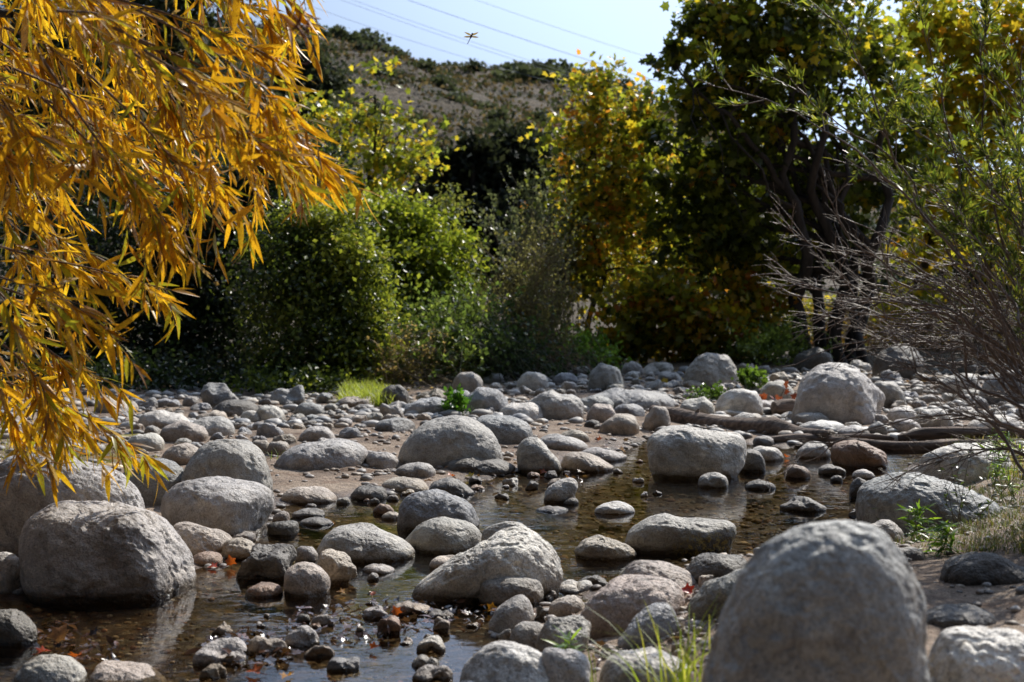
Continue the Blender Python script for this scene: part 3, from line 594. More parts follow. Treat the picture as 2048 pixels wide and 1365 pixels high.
def peb_mat():
    m, nt = newmat('pebble'); s = NT(nt); out = s.n('ShaderNodeOutputMaterial'); b = s.n('ShaderNodeBsdfPrincipled')
    a = s.n('ShaderNodeAttribute', attribute_name='tint'); g = s.n('ShaderNodeNewGeometry').outputs['Position']
    s.l(s.mix(a.outputs['Color'], s.ramp(s.noise(g, 150, 3, .7), [(.35, .5), (.65, 1.25)]), .9, 'MULTIPLY'), b.inputs['Base Color']); b.inputs['Roughness'].default_value = .6
    s.l(b.outputs[0], out.inputs[0]); return m
M_PEB = peb_mat()
def s_bed(n):
    out = []
    while sum(map(len, out)) < n:
        y = 3.5+12*r2.random(n)**1.5; x = r2.uniform(-.5, .55, n)*y; P = np.c_[x, y]; d = sdist(P, WPOLY); out.append(P[(d < .05)])
    return np.concatenate(out)[:n]
def s_bank(n):
    out = []
    while sum(map(len, out)) < n:
        y = 3.5+18*r2.random(n)**1.6; x = r2.uniform(-.5, .55, n)*y; P = np.c_[x, y]; d = sdist(P, WPOLY)
        dens = .25+.75*(fbm(np.c_[P*1.2, P[:, 0]*0], 2) > .05); out.append(P[(d > -.02) & (r2.random(n) < dens)])
    return np.concatenate(out)[:n]
pebbles('stream_pebbles', 6500, s_bed, .008, .03, 'brown pebbles covering the stream bed under water', [(.45, .28, .11), (.62, .44, .24), (.28, .16, .07), (.7, .6, .45), (.5, .24, .1)], M_PEB)
pebbles('bank_gravel', 9000, s_bank, .006, .045, 'loose gravel strewn over the sandy banks', [(.34, .27, .2), (.3, .27, .24), (.22, .17, .13), (.42, .37, .32)], M_PEB)

def s_far(n):
    out = []
    while sum(map(len, out)) < n:
        y = 9.5+12*r2.random(n); x = r2.uniform(-.42, .42, n)*y; P = np.c_[x, y]; d = sdist(P, WPOLY); k = (d > .1) & (r2.random(n) < .2+.8*(fbm(np.c_[P*.7, P[:, 0]*0+4], 2) > 0)) & ~((x > -3.2) & (x < 1.5) & (y < 13)); out.append(P[k])
    return np.concatenate(out)[:n]
pebbles('small_cobbles', 2600, s_far, .03, .1, 'small cobbles packed between the boulders of the far bed', [(.4, .37, .33), (.45, .38, .3), (.3, .3, .3), (.22, .2, .18), (.55, .52, .48)], M_PEB)
# ---------- vegetation ----------
def px_r(px, Y): return px*Y/F_PX
def unit(v): return v/(np.linalg.norm(v, axis=-1, keepdims=True)+1e-9)
def crown_leaves(r, blobs, size, palette, tmpl=(RH_V, RH_F), clus=24, spread=.22, droop=.4, shell=.0, outward=.3, mbs=None, dens=1.0):
    """blobs: (px,py,rx,ry,Y,n_leaves[,depth]) -> leaves in clumps filling each blob"""
    mb = mbs or MB(); tv, tf = tmpl
    for bl in blobs:
        px, py, rx, ry, Y, n = bl[:6]; n = int(n*dens); pal = bl[7] if len(bl) > 7 else palette; c = at(px, py, Y); R = np.array([px_r(rx, Y), bl[6] if len(bl) > 6 else px_r((rx+ry)/2, Y)*.8, px_r(ry, Y)])
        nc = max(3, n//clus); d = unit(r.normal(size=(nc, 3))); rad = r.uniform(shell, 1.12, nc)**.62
        cen = c+d*rad[:, None]*R
        k = r.integers(0, nc, n); cs_ = r.uniform(.45, 1.5, (nc, 1)); P = cen[k]+r.normal(0, 1, (n, 3))*spread*np.array([1.15, 1, .6])*(R.mean()**.5)*.5*cs_[k]
        ccol = r.uniform(0, 1, nc)
        D = r.normal(0, 1, (n, 3)); D[:, 2] -= droop; D += outward*(P-c)/R; D = unit(D)
        N = r.normal(0, .7, (n, 3)); N[:, 2] += .8; N = unit(N)
        w = np.array([p[0] for p in pal], float); w /= w.sum(); cs = np.array([p[1] for p in pal])
        idx = np.searchsorted(np.cumsum(w), np.clip(.55*ccol[k]+.45*r.uniform(0, 1, n), 0, .9999))
        col = cs[idx]*r.uniform(.7, 1.3, (n, 1))
        h = ground(P[:, :2]); ok = P[:, 2] > h+.03
        mb.leaves(tv, tf, P[ok], D[ok], N[ok], (size*r.uniform(.6, 1.25, n))[ok], col[ok])
    return mb
def limb(mb, p0, p1, r0, r1, r, wob=.06, n=10, seg=7):
    p0 = np.asarray(p0, float); p1 = np.asarray(p1, float); L = np.linalg.norm(p1-p0); t = np.linspace(0, 1, n)[:, None]
    P = p0*(1-t)+p1*t+np.c_[fbm(np.c_[t*3+r.uniform(0, 90), t*0, t*0], 2), fbm(np.c_[t*3, t*0+r.uniform(0, 90), t*0], 2), .5*fbm(np.c_[t*3, t*0, t*0+r.uniform(0, 90)], 2)]*wob*L*np.sin(np.pi*np.minimum(t+.0, 1))**.6*2
    mb.tube(P, np.linspace(r0, r1, n), seg); return P
def tree(name, label, cat, blobs, size, palette, trunks, mat=M_LEAF, group=None, seed=0, tmpl=(RH_V, RH_F), nlimb=3, **k):
    """trunks: list of (px_base, py_base|None, px_top, py_top, Y, radius)"""
    r = np.random.default_rng(seed); t0 = trunks[0]; b = at(t0[0], t0[1] or 740, t0[4]); L = np.array([b[0], b[1], gz(b[0], b[1])])
    root = thing(name, L, label, cat, group)
    for (xb, yb, xt, yt, Y, rad) in trunks:
        p0 = at(xb, yb or 740, Y); p0[2] = gz(p0[0], p0[1])-.08; p1 = at(xt, yt, Y)
        mb = MB(); P = limb(mb, p0, p1, rad, rad*.35, r, .07, 16, 10)
        mb.V[0][:10] = P[0]+(mb.V[0][:10]-P[0])*1.6
        ends = [at(bl[0], bl[1], bl[4]) for bl in blobs]
        for q in range(nlimb):
            e = ends[r.integers(len(ends))]; j = r.integers(5, 15); Pl = limb(mb, P[j], e, rad*.45, rad*.08, r, .1)
            for z in range(3):
                jj = r.integers(3, 9); limb(mb, Pl[jj], Pl[jj]+r.normal(0, .35, 3)*np.linalg.norm(e-P[j])*.5, rad*.15, rad*.04, r, .1, 7, 5)
        mb.build('trunk', M_BARK, root, L)
    mb = crown_leaves(r, blobs, size, palette, tmpl, **k)
    mb.build('crown', mat, root, L, smooth=False)
    return root
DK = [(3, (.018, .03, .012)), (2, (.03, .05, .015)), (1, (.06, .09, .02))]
LITP = [(1, (.1, .14, .02)), (3, (.3, .34, .05)), (1, (.42, .36, .12))]  # paler leaves paint the sunlight on the ivy shrub's right side and top
GRN = [(2, (.03, .05, .012)), (3, (.07, .11, .02)), (2, (.14, .19, .03)), (.5, (.22, .2, .04))]
BRI = [(1, (.06, .09, .015)), (3, (.17, .22, .03)), (2.5, (.34, .37, .05))]
YG = [(3, (.1, .14, .03)), (3, (.3, .34, .05)), (2.6, (.58, .47, .05)), (1, (.62, .36, .05))]
OR = [(3.4, (.09, .12, .03)), (3, (.32, .35, .05)), (2.2, (.58, .45, .06)), (2.2, (.6, .27, .05))]
SYC = [(3, (.05, .07, .018)), (3, (.11, .14, .025)), (2.6, (.28, .32, .04)), (1.4, (.55, .44, .04)), (.6, (.6, .28, .03))]
ST = (STAR_V, STAR_F)
# the big dark sycamore
tree('sycamore_tree', 'big dark multi-stemmed sycamore with some yellow leaves, right of the sky gap', 'tree',
     [(1430, 40, 85, 90, 25, 2000), (1345, 115, 45, 40, 24, 420), (1375, 215, 60, 45, 24.5, 800), (1560, 60, 170, 140, 25, 6500), (1560, 240, 210, 110, 25.5, 4200), (1430, 330, 150, 110, 25, 4200),
      (1620, 400, 180, 130, 26, 6500), (1440, 480, 160, 90, 25, 4300), (1500, 545, 110, 45, 25.5, 1300), (1400, 430, 75, 110, 25.5, 1700), (1740, 120, 130, 160, 26.5, 3800), (1760, 330, 110, 140, 26.5, 3200), (1620, -110, 200, 120, 26, 4500), (1470, 150, 130, 90, 25, 2600), (1300, 270, 45, 30, 25, 250)],
     .155, SYC, [(1606, 742, 1590, 250, 24.2, .15), (1634, 742, 1650, 300, 24.6, .12), (1676, 742, 1640, 200, 24.2, .14), (1704, 742, 1770, 250, 24.4, .15), (1730, 745, 1690, 520, 24, .1)], M_LEAF, seed=1, tmpl=ST, nlimb=5, clus=30, spread=.34, dens=.42)
tree('sycamore_tree', 'slim orange and yellow sycamore sapling left of the big dark sycamore', 'tree',
     [(1200, 170, 60, 50, 27, 500), (1180, 270, 95, 80, 27, 1300), (1220, 400, 130, 100, 27, 2400), (1180, 520, 90, 110, 27.5, 1800), (1290, 330, 90, 90, 26.5, 1300), (1330, 520, 110, 100, 27, 1500), (1290, 220, 60, 45, 26.5, 420)],
     .125, OR, [(1178, 735, 1190, 200, 27, .06)], M_LEAF, seed=2, tmpl=ST, clus=11, spread=.5, dens=.95, nlimb=7)
tree('sycamore_tree', 'loose yellow-green sycamore left of the dark oaks, below the ridge', 'tree',
     [(760, 150, 32, 40, 28, 110), (745, 225, 70, 60, 28, 420), (690, 300, 90, 80, 28, 950), (790, 320, 90, 80, 28, 850), (740, 380, 110, 60, 28, 1100), (640, 240, 70, 70, 28, 600), (820, 250, 60, 50, 28, 180), (850, 320, 40, 40, 28, 90)],
     .135, YG, [(730, 735, 750, 190, 28, .07)], M_LEAF, seed=3, tmpl=ST, clus=10, spread=.5, dens=.42, nlimb=8)
tree('sycamore_tree', 'golden understory sycamore with low leaves left of the tree trunks', 'tree',
     [(1300, 620, 100, 70, 24, 1500), (1400, 640, 120, 70, 24, 1900), (1500, 610, 80, 70, 24.5, 1000), (1260, 690, 80, 45, 24, 700), (1430, 700, 120, 35, 24.5, 900)],
     .13, [(2, (.06, .09, .015)), (3, (.28, .28, .03)), (2.4, (.5, .34, .02)), (1.6, (.42, .15, .02))], [(1370, 742, 1380, 620, 24, .06)], M_LEAF, seed=4, tmpl=ST, clus=14, spread=.4)
tree('sycamore_tree', 'glowing yellow sycamore behind the twiggy bush at the right edge', 'tree',
     [(1880, 70, 110, 100, 30, 1900), (1980, 200, 110, 110, 30, 1900), (1850, 260, 80, 90, 30, 900), (2060, 60, 100, 100, 30, 1500), (1960, 400, 110, 110, 30, 1300), (1850, 480, 80, 90, 30, 600), (2050, 480, 90, 120, 30, 900), (1800, 620, 90, 50, 29, 500), (1920, 620, 100, 45, 29, 400)],
     .19, [(2.5, (.16, .2, .03)), (3, (.4, .4, .04)), (2.2, (.6, .45, .04)), (.9, (.6, .28, .03))], [(1850, 742, 1900, 150, 30, .12), (1960, 742, 1990, 250, 30, .1)], M_LEAF, seed=5, tmpl=ST, clus=10, spread=.55, dens=.75)
tree('sycamore_tree', 'low glowing golden foliage behind the dark sycamore trunks', 'tree',
     [(1640, 640, 80, 45, 31, 1500), (1730, 650, 80, 45, 31, 1500), (1680, 700, 120, 30, 30, 2200), (1600, 690, 60, 30, 30, 900)],
     .15, [(2, (.08, .11, .02)), (3, (.3, .3, .04)), (2.4, (.55, .42, .04)), (1, (.45, .2, .03))], [(1655, 742, 1660, 640, 31, .05)], M_LEAF, seed=14, tmpl=ST, clus=14, spread=.4)
# left thicket
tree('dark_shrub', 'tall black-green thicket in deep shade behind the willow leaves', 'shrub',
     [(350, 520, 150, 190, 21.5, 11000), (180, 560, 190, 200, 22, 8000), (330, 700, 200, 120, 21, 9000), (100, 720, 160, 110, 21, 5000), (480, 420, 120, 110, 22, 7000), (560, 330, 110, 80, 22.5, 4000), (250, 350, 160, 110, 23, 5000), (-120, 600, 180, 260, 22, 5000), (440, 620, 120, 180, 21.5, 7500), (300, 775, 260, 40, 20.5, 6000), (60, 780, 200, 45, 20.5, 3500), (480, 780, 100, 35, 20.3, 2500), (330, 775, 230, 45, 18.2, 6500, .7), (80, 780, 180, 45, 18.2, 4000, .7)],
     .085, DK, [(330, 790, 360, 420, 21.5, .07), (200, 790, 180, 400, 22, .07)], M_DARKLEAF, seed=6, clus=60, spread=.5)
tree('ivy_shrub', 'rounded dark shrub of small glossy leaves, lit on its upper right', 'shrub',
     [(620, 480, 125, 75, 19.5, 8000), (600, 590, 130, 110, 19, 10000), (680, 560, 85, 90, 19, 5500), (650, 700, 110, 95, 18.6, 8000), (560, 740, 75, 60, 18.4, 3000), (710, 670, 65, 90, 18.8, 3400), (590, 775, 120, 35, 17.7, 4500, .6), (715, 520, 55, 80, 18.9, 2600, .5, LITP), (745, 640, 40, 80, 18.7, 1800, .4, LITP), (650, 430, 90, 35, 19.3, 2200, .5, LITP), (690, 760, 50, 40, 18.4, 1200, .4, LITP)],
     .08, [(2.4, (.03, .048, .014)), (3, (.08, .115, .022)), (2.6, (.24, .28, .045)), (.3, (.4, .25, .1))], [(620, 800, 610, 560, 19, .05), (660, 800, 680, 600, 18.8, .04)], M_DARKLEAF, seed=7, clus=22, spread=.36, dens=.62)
tree('green_shrub', 'bright green rounded shrub between the dark shrub and the grey thicket', 'shrub',
     [(770, 440, 80, 55, 23, 4200), (850, 470, 90, 60, 23, 4200), (780, 530, 110, 80, 22.5, 5500), (890, 550, 80, 80, 22.5, 4500), (820, 620, 120, 70, 22, 4500), (910, 620, 60, 60, 22, 2000)],
     .1, BRI, [(820, 770, 810, 520, 22.5, .06)], M_LEAF, seed=8, clus=24, spread=.34, dens=.6)
tree('green_shrub', 'thin pale shrub top poking above the bright green shrub', 'shrub', [(900, 420, 32, 45, 25, 420), (920, 500, 42, 50, 25, 700)], .09, [(1, (.14, .17, .06)), (1, (.25, .26, .08))], [(905, 760, 902, 420, 25, .03)], M_LEAF, seed=9, clus=12, spread=.4)
def wispy(name, label, cat, pxb, pyb, Y, tops, n, col, leafcol, leafn, leafs, seed, rad=.006, spreadp=1.0, group=None, lw=.35):
    r = np.random.default_rng(seed); b = on_ground(pxb, pyb) if Y is None else at(pxb, pyb, Y)
    if Y is not None: b[2] = gz(b[0], b[1])
    Y = b[1]; root = thing(name, b, label, cat, group); mb = MB(); lp = []; ld = []
    for i in range(n):
        tx, ty, sx, sy = tops[r.integers(len(tops))]; t = at(tx+r.normal(0, sx), ty+r.normal(0, sy), Y+r.normal(0, .4)*px_r(sx*2, Y)*4)
        st = b+np.array([r.normal(0, .08), r.normal(0, .08), -.03])*spreadp*3; mid = st*.45+t*.55; mid[2] += .06*np.linalg.norm(t-st); mid += r.normal(0, .04, 3)*np.linalg.norm(t-st)
        P = spline([st, mid, t], 9); mb.tube(P, np.linspace(rad, rad*.25, 9), 4, np.array(col)*r.uniform(.7, 1.3))
        for _ in range(5):
            j = r.integers(3, 8); q = P[j]+unit(t-st+r.normal(0, .45, 3)*np.linalg.norm(t-st))*np.linalg.norm(t-st)*r.uniform(.1, .28)
            mb.tube(np.array([P[j], (P[j]+q)/2+r.normal(0, .01, 3), q]), [rad*.5, rad*.35, rad*.15], 4, np.array(col)*r.uniform(.7, 1.3))
            kk = max(1, leafn//(n*5)); u = r.uniform(0, 1, (kk, 1)); lp.append(P[j]*(1-u)+q*u+r.normal(0, .01, (kk, 3))); ld.append(unit(q-P[j])+r.normal(0, .6, (kk, 3)))
    mb.build('stems', M_STEM, root, b)
    if leafn:
        P = np.concatenate(lp); D = np.concatenate(ld); m2 = MB(); cs = np.array(leafcol)[r.integers(0, len(leafcol), len(P))]*r.uniform(.7, 1.3, (len(P), 1))
        m2.leaves(RH_V, RH_F, P, D, r.normal(0, 1, (len(P), 3)), leafs*r.uniform(.6, 1.3, len(P)), cs, lw/.32)
        m2.build('foliage', M_LEAF, root, b, smooth=False)
    return root
M_STEM = leaf_material('stem', .0, .7, spec=.3)
wispy('grey_shrub', 'wispy grey-brown broom-like shrub with thin upright stems in the gap', 'shrub', 1040, 745, 22, [(1075, 500, 28, 35), (1100, 540, 35, 50), (1020, 585, 35, 45), (1110, 640, 35, 50)], 190, (.2, .16, .1), [(.14, .14, .07), (.2, .19, .09)], 9000, .05, 21, .008, 2)
wispy('grey_shrub', 'grey-green leafy thicket behind the broom-like shrub', 'shrub', 1070, 740, 27, [(1090, 420, 45, 40), (1060, 480, 40, 50), (1130, 520, 35, 60)], 110, (.13, .12, .09), [(.1, .12, .08), (.16, .18, .11)], 8000, .08, 22, .009, 2)
wispy('leafy_weed', 'tall weeds with glinting leaves at the foot of the bright green shrub', 'weeds', 890, 765, 20, [(840, 650, 30, 30), (900, 640, 30, 35), (950, 630, 25, 40), (880, 700, 60, 20)], 130, (.14, .14, .06), [(.12, .18, .05), (.2, .26, .07), (.08, .12, .03)], 6500, .07, 23, .006, 4)
wispy('dark_bush', 'low dark bush at the foot of the grey shrub', 'shrub', 1010, 760, 20, [(1000, 660, 30, 35), (1040, 690, 30, 25), (960, 700, 25, 25)], 110, (.04, .045, .02), [(.03, .05, .02), (.05, .08, .03)], 6500, .06, 24, .006, 4)
wispy('dry_weed', 'dry tan weeds in front of the small glossy shrub', 'weeds', 810, 775, 19, [(790, 690, 22, 25), (830, 700, 25, 25), (770, 740, 20, 15)], 90, (.3, .23, .15), [(.22, .2, .08), (.3, .22, .12)], 3500, .045, 25, .005, 3)
wispy('dry_weed', 'dry pinkish stalks right of the low dark bush', 'weeds', 1120, 750, 21, [(1100, 690, 25, 15), (1150, 700, 25, 15)], 60, (.26, .17, .13), [(.2, .14, .08)], 900, .04, 26, .005, 3)
wispy('leafy_weed', 'green weeds left of the shaded upright boulder', 'weeds', 1160, 745, 22, [(1150, 700, 30, 12), (1190, 690, 22, 14)], 50, (.12, .16, .04), [(.12, .22, .03), (.2, .32, .05)], 2500, .07, 27, .005, 3)
wispy('leafy_weed', 'soft bright green bush left of the trunks', 'weeds', 1545, 735, 23.5, [(1530, 680, 30, 18), (1570, 665, 18, 18)], 60, (.12, .16, .04), [(.16, .22, .05), (.24, .3, .07)], 4200, .06, 28, .005, 3)
wispy('leafy_weed', 'small upright green weed among boulders near the cone-backed one', 'weeds', 915, 835, None, [(915, 800, 6, 8)], 14, (.08, .16, .03), [(.07, .17, .02)], 360, .06, 29, .003, .6)
wispy('leafy_weed', 'small weed left of the big textured dome', 'weeds', 1500, 785, None, [(1492, 752, 6, 8), (1515, 755, 6, 8)], 22, (.1, .16, .04), [(.1, .17, .03)], 700, .06, 30, .003, .8)
wispy('leafy_weed', 'small dark weed below the tall pale boulder', 'weeds', 1425, 800, None, [(1410, 785, 10, 4), (1430, 788, 10, 4)], 18, (.06, .1, .03), [(.06, .11, .02)], 380, .05, 31, .003, .8)
wispy('dry_thicket', 'brown dry brush behind the trunks under the yellow sycamore', 'shrub', 1790, 735, 28, [(1780, 650, 50, 20), (1850, 660, 40, 20), (1700, 660, 40, 20)], 130, (.2, .13, .08), [(.24, .17, .05), (.3, .14, .04)], 2500, .06, 32, .007, 6)
wispy('dry_thicket', 'brown undergrowth seen between the dark sycamore trunks', 'shrub', 1660, 735, 31, [(1640, 660, 35, 30), (1700, 670, 35, 25), (1740, 640, 30, 30)], 150, (.12, .085, .05), [(.1, .1, .03), (.22, .15, .05), (.06, .07, .02)], 7000, .09, 34, .008, 6)
wispy('dry_thicket', 'dark dry brush at the right edge behind the twiggy bush', 'shrub', 1990, 735, 27, [(1960, 640, 60, 30), (2050, 620, 50, 40)], 130, (.12, .09, .06), [(.12, .1, .04)], 2500, .07, 33, .007, 6)
# oaks far behind
OAK = [(3, (.055, .07, .048)), (2, (.08, .1, .07)), (1, (.12, .14, .1))]  # lightened and cooled: distance haze is mixed into these leaf colours
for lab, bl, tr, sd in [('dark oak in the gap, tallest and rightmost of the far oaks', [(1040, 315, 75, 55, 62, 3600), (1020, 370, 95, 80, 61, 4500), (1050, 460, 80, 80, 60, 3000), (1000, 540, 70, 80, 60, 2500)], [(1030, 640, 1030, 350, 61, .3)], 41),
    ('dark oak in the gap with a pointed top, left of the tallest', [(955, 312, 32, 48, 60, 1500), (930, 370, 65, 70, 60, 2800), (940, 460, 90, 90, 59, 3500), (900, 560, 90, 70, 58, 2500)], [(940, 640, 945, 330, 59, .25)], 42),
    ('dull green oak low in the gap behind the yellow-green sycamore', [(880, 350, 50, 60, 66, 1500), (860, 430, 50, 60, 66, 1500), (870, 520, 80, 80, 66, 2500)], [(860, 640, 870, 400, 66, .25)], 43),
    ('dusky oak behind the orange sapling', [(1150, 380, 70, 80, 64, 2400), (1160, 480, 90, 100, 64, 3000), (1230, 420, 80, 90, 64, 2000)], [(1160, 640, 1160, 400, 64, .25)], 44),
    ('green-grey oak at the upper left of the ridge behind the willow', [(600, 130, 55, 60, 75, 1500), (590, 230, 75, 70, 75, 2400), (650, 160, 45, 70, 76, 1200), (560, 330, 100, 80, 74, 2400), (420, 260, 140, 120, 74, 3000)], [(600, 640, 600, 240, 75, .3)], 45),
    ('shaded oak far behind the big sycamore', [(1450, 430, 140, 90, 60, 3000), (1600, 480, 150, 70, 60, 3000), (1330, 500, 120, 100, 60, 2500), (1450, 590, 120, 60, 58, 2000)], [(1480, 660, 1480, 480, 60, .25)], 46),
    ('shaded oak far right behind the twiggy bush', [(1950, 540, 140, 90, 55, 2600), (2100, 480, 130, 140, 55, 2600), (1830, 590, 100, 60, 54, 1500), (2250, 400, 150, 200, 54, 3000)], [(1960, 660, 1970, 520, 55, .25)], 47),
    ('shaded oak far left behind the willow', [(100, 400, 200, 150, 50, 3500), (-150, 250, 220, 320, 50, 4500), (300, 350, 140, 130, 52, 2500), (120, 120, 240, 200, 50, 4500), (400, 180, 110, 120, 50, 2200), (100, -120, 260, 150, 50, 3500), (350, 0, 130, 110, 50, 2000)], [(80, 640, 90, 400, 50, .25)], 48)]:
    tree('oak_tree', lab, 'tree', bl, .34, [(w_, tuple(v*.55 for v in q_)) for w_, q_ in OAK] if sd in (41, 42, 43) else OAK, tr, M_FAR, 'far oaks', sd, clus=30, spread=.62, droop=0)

# ---------- hills ----------
RIDGE = [(-2500, -250), (-800, -100), (0, 20), (400, 40), (600, 58), (650, 72), (720, 88), (780, 105), (830, 125), (900, 132), (1000, 138), (1100, 147), (1180, 158), (1240, 180), (1290, 205), (1400, 230), (1600, 300), (2000, 380), (2600, 420), (4200, 350)]
SPUR = [(-2500, 200), (-200, 230), (500, 120), (650, 85), (750, 100), (830, 125), (880, 150), (940, 178), (1000, 205), (1080, 245), (1120, 275), (1180, 340), (1300, 450), (1500, 560), (2600, 640), (4200, 650)]
def hill(name, prof, Y0, Y1, Y2, pyb, seed, label):
    xs = np.linspace(-2400, 4200, 320); ys = np.concatenate([np.linspace(Y0, Y1, 110), np.linspace(Y1, Y2, 30)[1:]])
    py = np.interp(xs, [p[0] for p in prof], [p[1] for p in prof]); V = []
    zr = np.array([at(x, y, Y1)[2] for x, y in zip(xs, py)]); X1 = (xs-CX)/F_PX*Y1
    for Y in ys:
        t = (Y-Y0)/(Y1-Y0)
        f = t**.85 if t <= 1 else 1-.5*((Y-Y1)/(Y2-Y1))
        x = X1*(Y*.6+Y1*.4)/Y1
        p = np.c_[x, np.full(len(x), Y), np.zeros(len(x))]
        rid = 1-np.abs(fbm(p/np.array([17, 40, 1])+seed, 3))*2
        n = fbm(p/9+seed, 5)*1.0+rid*2.4*min(1, t*2)*max(0, 1.02-t)
        V.append(np.c_[x, p[:, 1], 1.0+(zr-1)*f+n*min(1, t*3)*(.35 if t > .97 else 1)])
    V = np.concatenate(V); nu = len(xs); i = np.arange(len(ys)-1)[:, None]*nu; j = np.arange(nu-1)[None]
    F = np.stack([i+j, i+j+1, i+nu+j+1, i+nu+j], -1).reshape(-1, 4)
    me = make_mesh(name, V, [F]); return tag(link(name, me, M_HILL), label, None, None, 'structure'), V
m, nt = newmat('scrub_hill'); s = NT(nt); out = s.n('ShaderNodeOutputMaterial'); b = s.n('ShaderNodeBsdfPrincipled'); pos = s.n('ShaderNodeNewGeometry').outputs['Position']
c = s.ramp(s.noise(pos, .12, 6, .65), [(.3, (.055, .055, .032)), (.5, (.13, .1, .062)), (.7, (.2, .15, .095))])
c = s.mix(c, s.ramp(s.noise(pos, 1.1, 5, .75), [(.35, .35), (.5, .9), (.65, 1.35)]), 1, 'MULTIPLY'); s.l(c, b.inputs['Base Color']); b.inputs['Roughness'].default_value = .95
bp = s.n('ShaderNodeBump'); bp.inputs['Strength'].default_value = 1; bp.inputs['Distance'].default_value = 1.2; s.l(s.noise(pos, .9, 5, .7), bp.inputs['Height']); s.l(bp.outputs[0], b.inputs['Normal']); s.l(b.outputs[0], out.inputs[0]); M_HILL = m
_, HV = hill('hills', RIDGE, 95, 230, 380, 600, 3.3, 'far brown ridge')
_, SV = hill('hills', SPUR, 78, 150, 210, 600, 8.1, 'nearer brown spur')
def bush_mesh(seed, n=380):
    r = np.random.default_rng(seed); mb = MB(); nc = 16; d = unit(r.normal(size=(nc, 3))); d[:, 2] = np.abs(d[:, 2])
    cen = d*r.uniform(.3, .8, (nc, 1)); k = r.integers(0, nc, n); P = cen[k]+r.normal(0, .17, (n, 3)); P[:, 2] = np.maximum(P[:, 2], .0)
    mb.leaves(RH_V, RH_F, P, unit(r.normal(size=(n, 3))), unit(r.normal(size=(n, 3))), .26*r.uniform(.6, 1.3, n), np.array((.09, .11, .075))*r.uniform(.6, 1.5, (n, 1)), 1.3)  # leaf colour lightened to carry the haze of the hillside
    return make_mesh('crown', np.concatenate(mb.V), [np.concatenate(f) for f in mb.F.values()], np.concatenate(mb.C), False)
BM = [bush_mesh(i) for i in range(5)]
for b_ in BM: b_.materials.append(M_FAR)
stem = MB(); limb(stem, (0, 0, -.5), (.05, 0, .7), .06, .02, rng); SM = make_mesh('trunk', stem.V[0], [np.concatenate(f) for f in stem.F.values()]); SM.materials.append(M_BARK)
rb_ = np.random.default_rng(9)
def bush(x, y, z, sc, label, group):
    root = thing('hill_shrub', (x, y, z), label, 'shrub', group); root.rotation_euler = (0, 0, rb_.uniform(0, 6.3)); root.scale = (sc*rb_.uniform(.9, 1.3), sc*rb_.uniform(.9, 1.3), sc*rb_.uniform(.75, 1.1))
    link('crown', BM[rb_.integers(5)], None, root); link('trunk', SM, None, root)
def near_surf(V, px, Y):
    x = (px-CX)/F_PX*Y; i = np.argmin((V[:, 0]-x)**2+(V[:, 1]-Y)**2); return V[i]
for px, s_ in [(690, 2.6), (715, 3.2), (745, 2.8), (765, 2), (795, 2.2), (815, 2.2), (855, 1.4), (893, 1.8), (915, 1.2), (950, 1.5), (985, 1.6), (1010, 2), (1035, 2.2), (1060, 1.5), (1085, 2.6), (1105, 3.2), (1140, 2.6), (1160, 2), (1180, 2.4), (1205, 2), (1235, 2.4), (1270, 2.2), (640, 2.4), (665, 1.8), (610, 3), (560, 3)]:
    p = near_surf(HV, px, 229+rb_.uniform(-3, 2)); bush(p[0], p[1], p[2]-.5, s_*1.0, 'dark shrub standing along the skyline of the far ridge', 'shrubs on the ridge line')
for px, Y, s_ in [(1030, 215, 5), (1060, 208, 6), (1075, 205, 5), (1010, 212, 4), (1045, 204, 5), (1150, 220, 4), (1130, 224, 3.5), (1170, 216, 4), (960, 216, 3), (940, 218, 3), (1110, 210, 3), (1190, 205, 4), (1215, 208, 4), (900, 222, 2.5)]:
    p = near_surf(HV, px, Y); bush(p[0], p[1], p[2]-1, s_*.75, 'large dark shrub on the upper slope behind the brown spur', 'shrubs on the upper slope')
for k in range(70):
    p = SV[rb_.integers(len(SV))]
    while not (abs((p[0])/p[1]*F_PX+CX-900) < 420 and p[1] < 155): p = SV[rb_.integers(len(SV))]
    bush(p[0], p[1], p[2]-.3, rb_.uniform(.7, 1.9), 'small scrub bush dotted on the brown spur', 'scrub bushes on the spur')
mb = MB(); r = np.random.default_rng(4)
for VV, n, smx in ((SV, 80000, .3), (HV, 80000, .42)):
    px = VV[:, 0]/VV[:, 1]*F_PX+CX; idx = np.where((px > -600) & (px < 2600))[0]; k = idx[r.integers(0, len(idx), n)]
    dens = fbm(VV[k]/6, 2) > -.12; k = k[dens]; P = VV[k]+r.normal(0, .7, (len(k), 3))*np.array([1, 1, .15]); P[:, 2] += .15
    cc = np.where(r.random((len(k), 1)) < .5, np.array([[.07, .085, .05]]), np.array([[.19, .145, .095]]))*r.uniform(.5, 1.4, (len(k), 1))
    D = r.normal(0, .6, (len(k), 3)); D[:, 2] += 1
    mb.leaves(RH_V, RH_F, P, D, r.normal(0, 1, (len(k), 3)), smx*r.uniform(.5, 1.6, len(k)), cc, 1.8)
tag(mb.build('hill_scrub', M_FAR, smooth=False), 'low brown scrub covering the hillside', 'scrub', None, 'stuff')

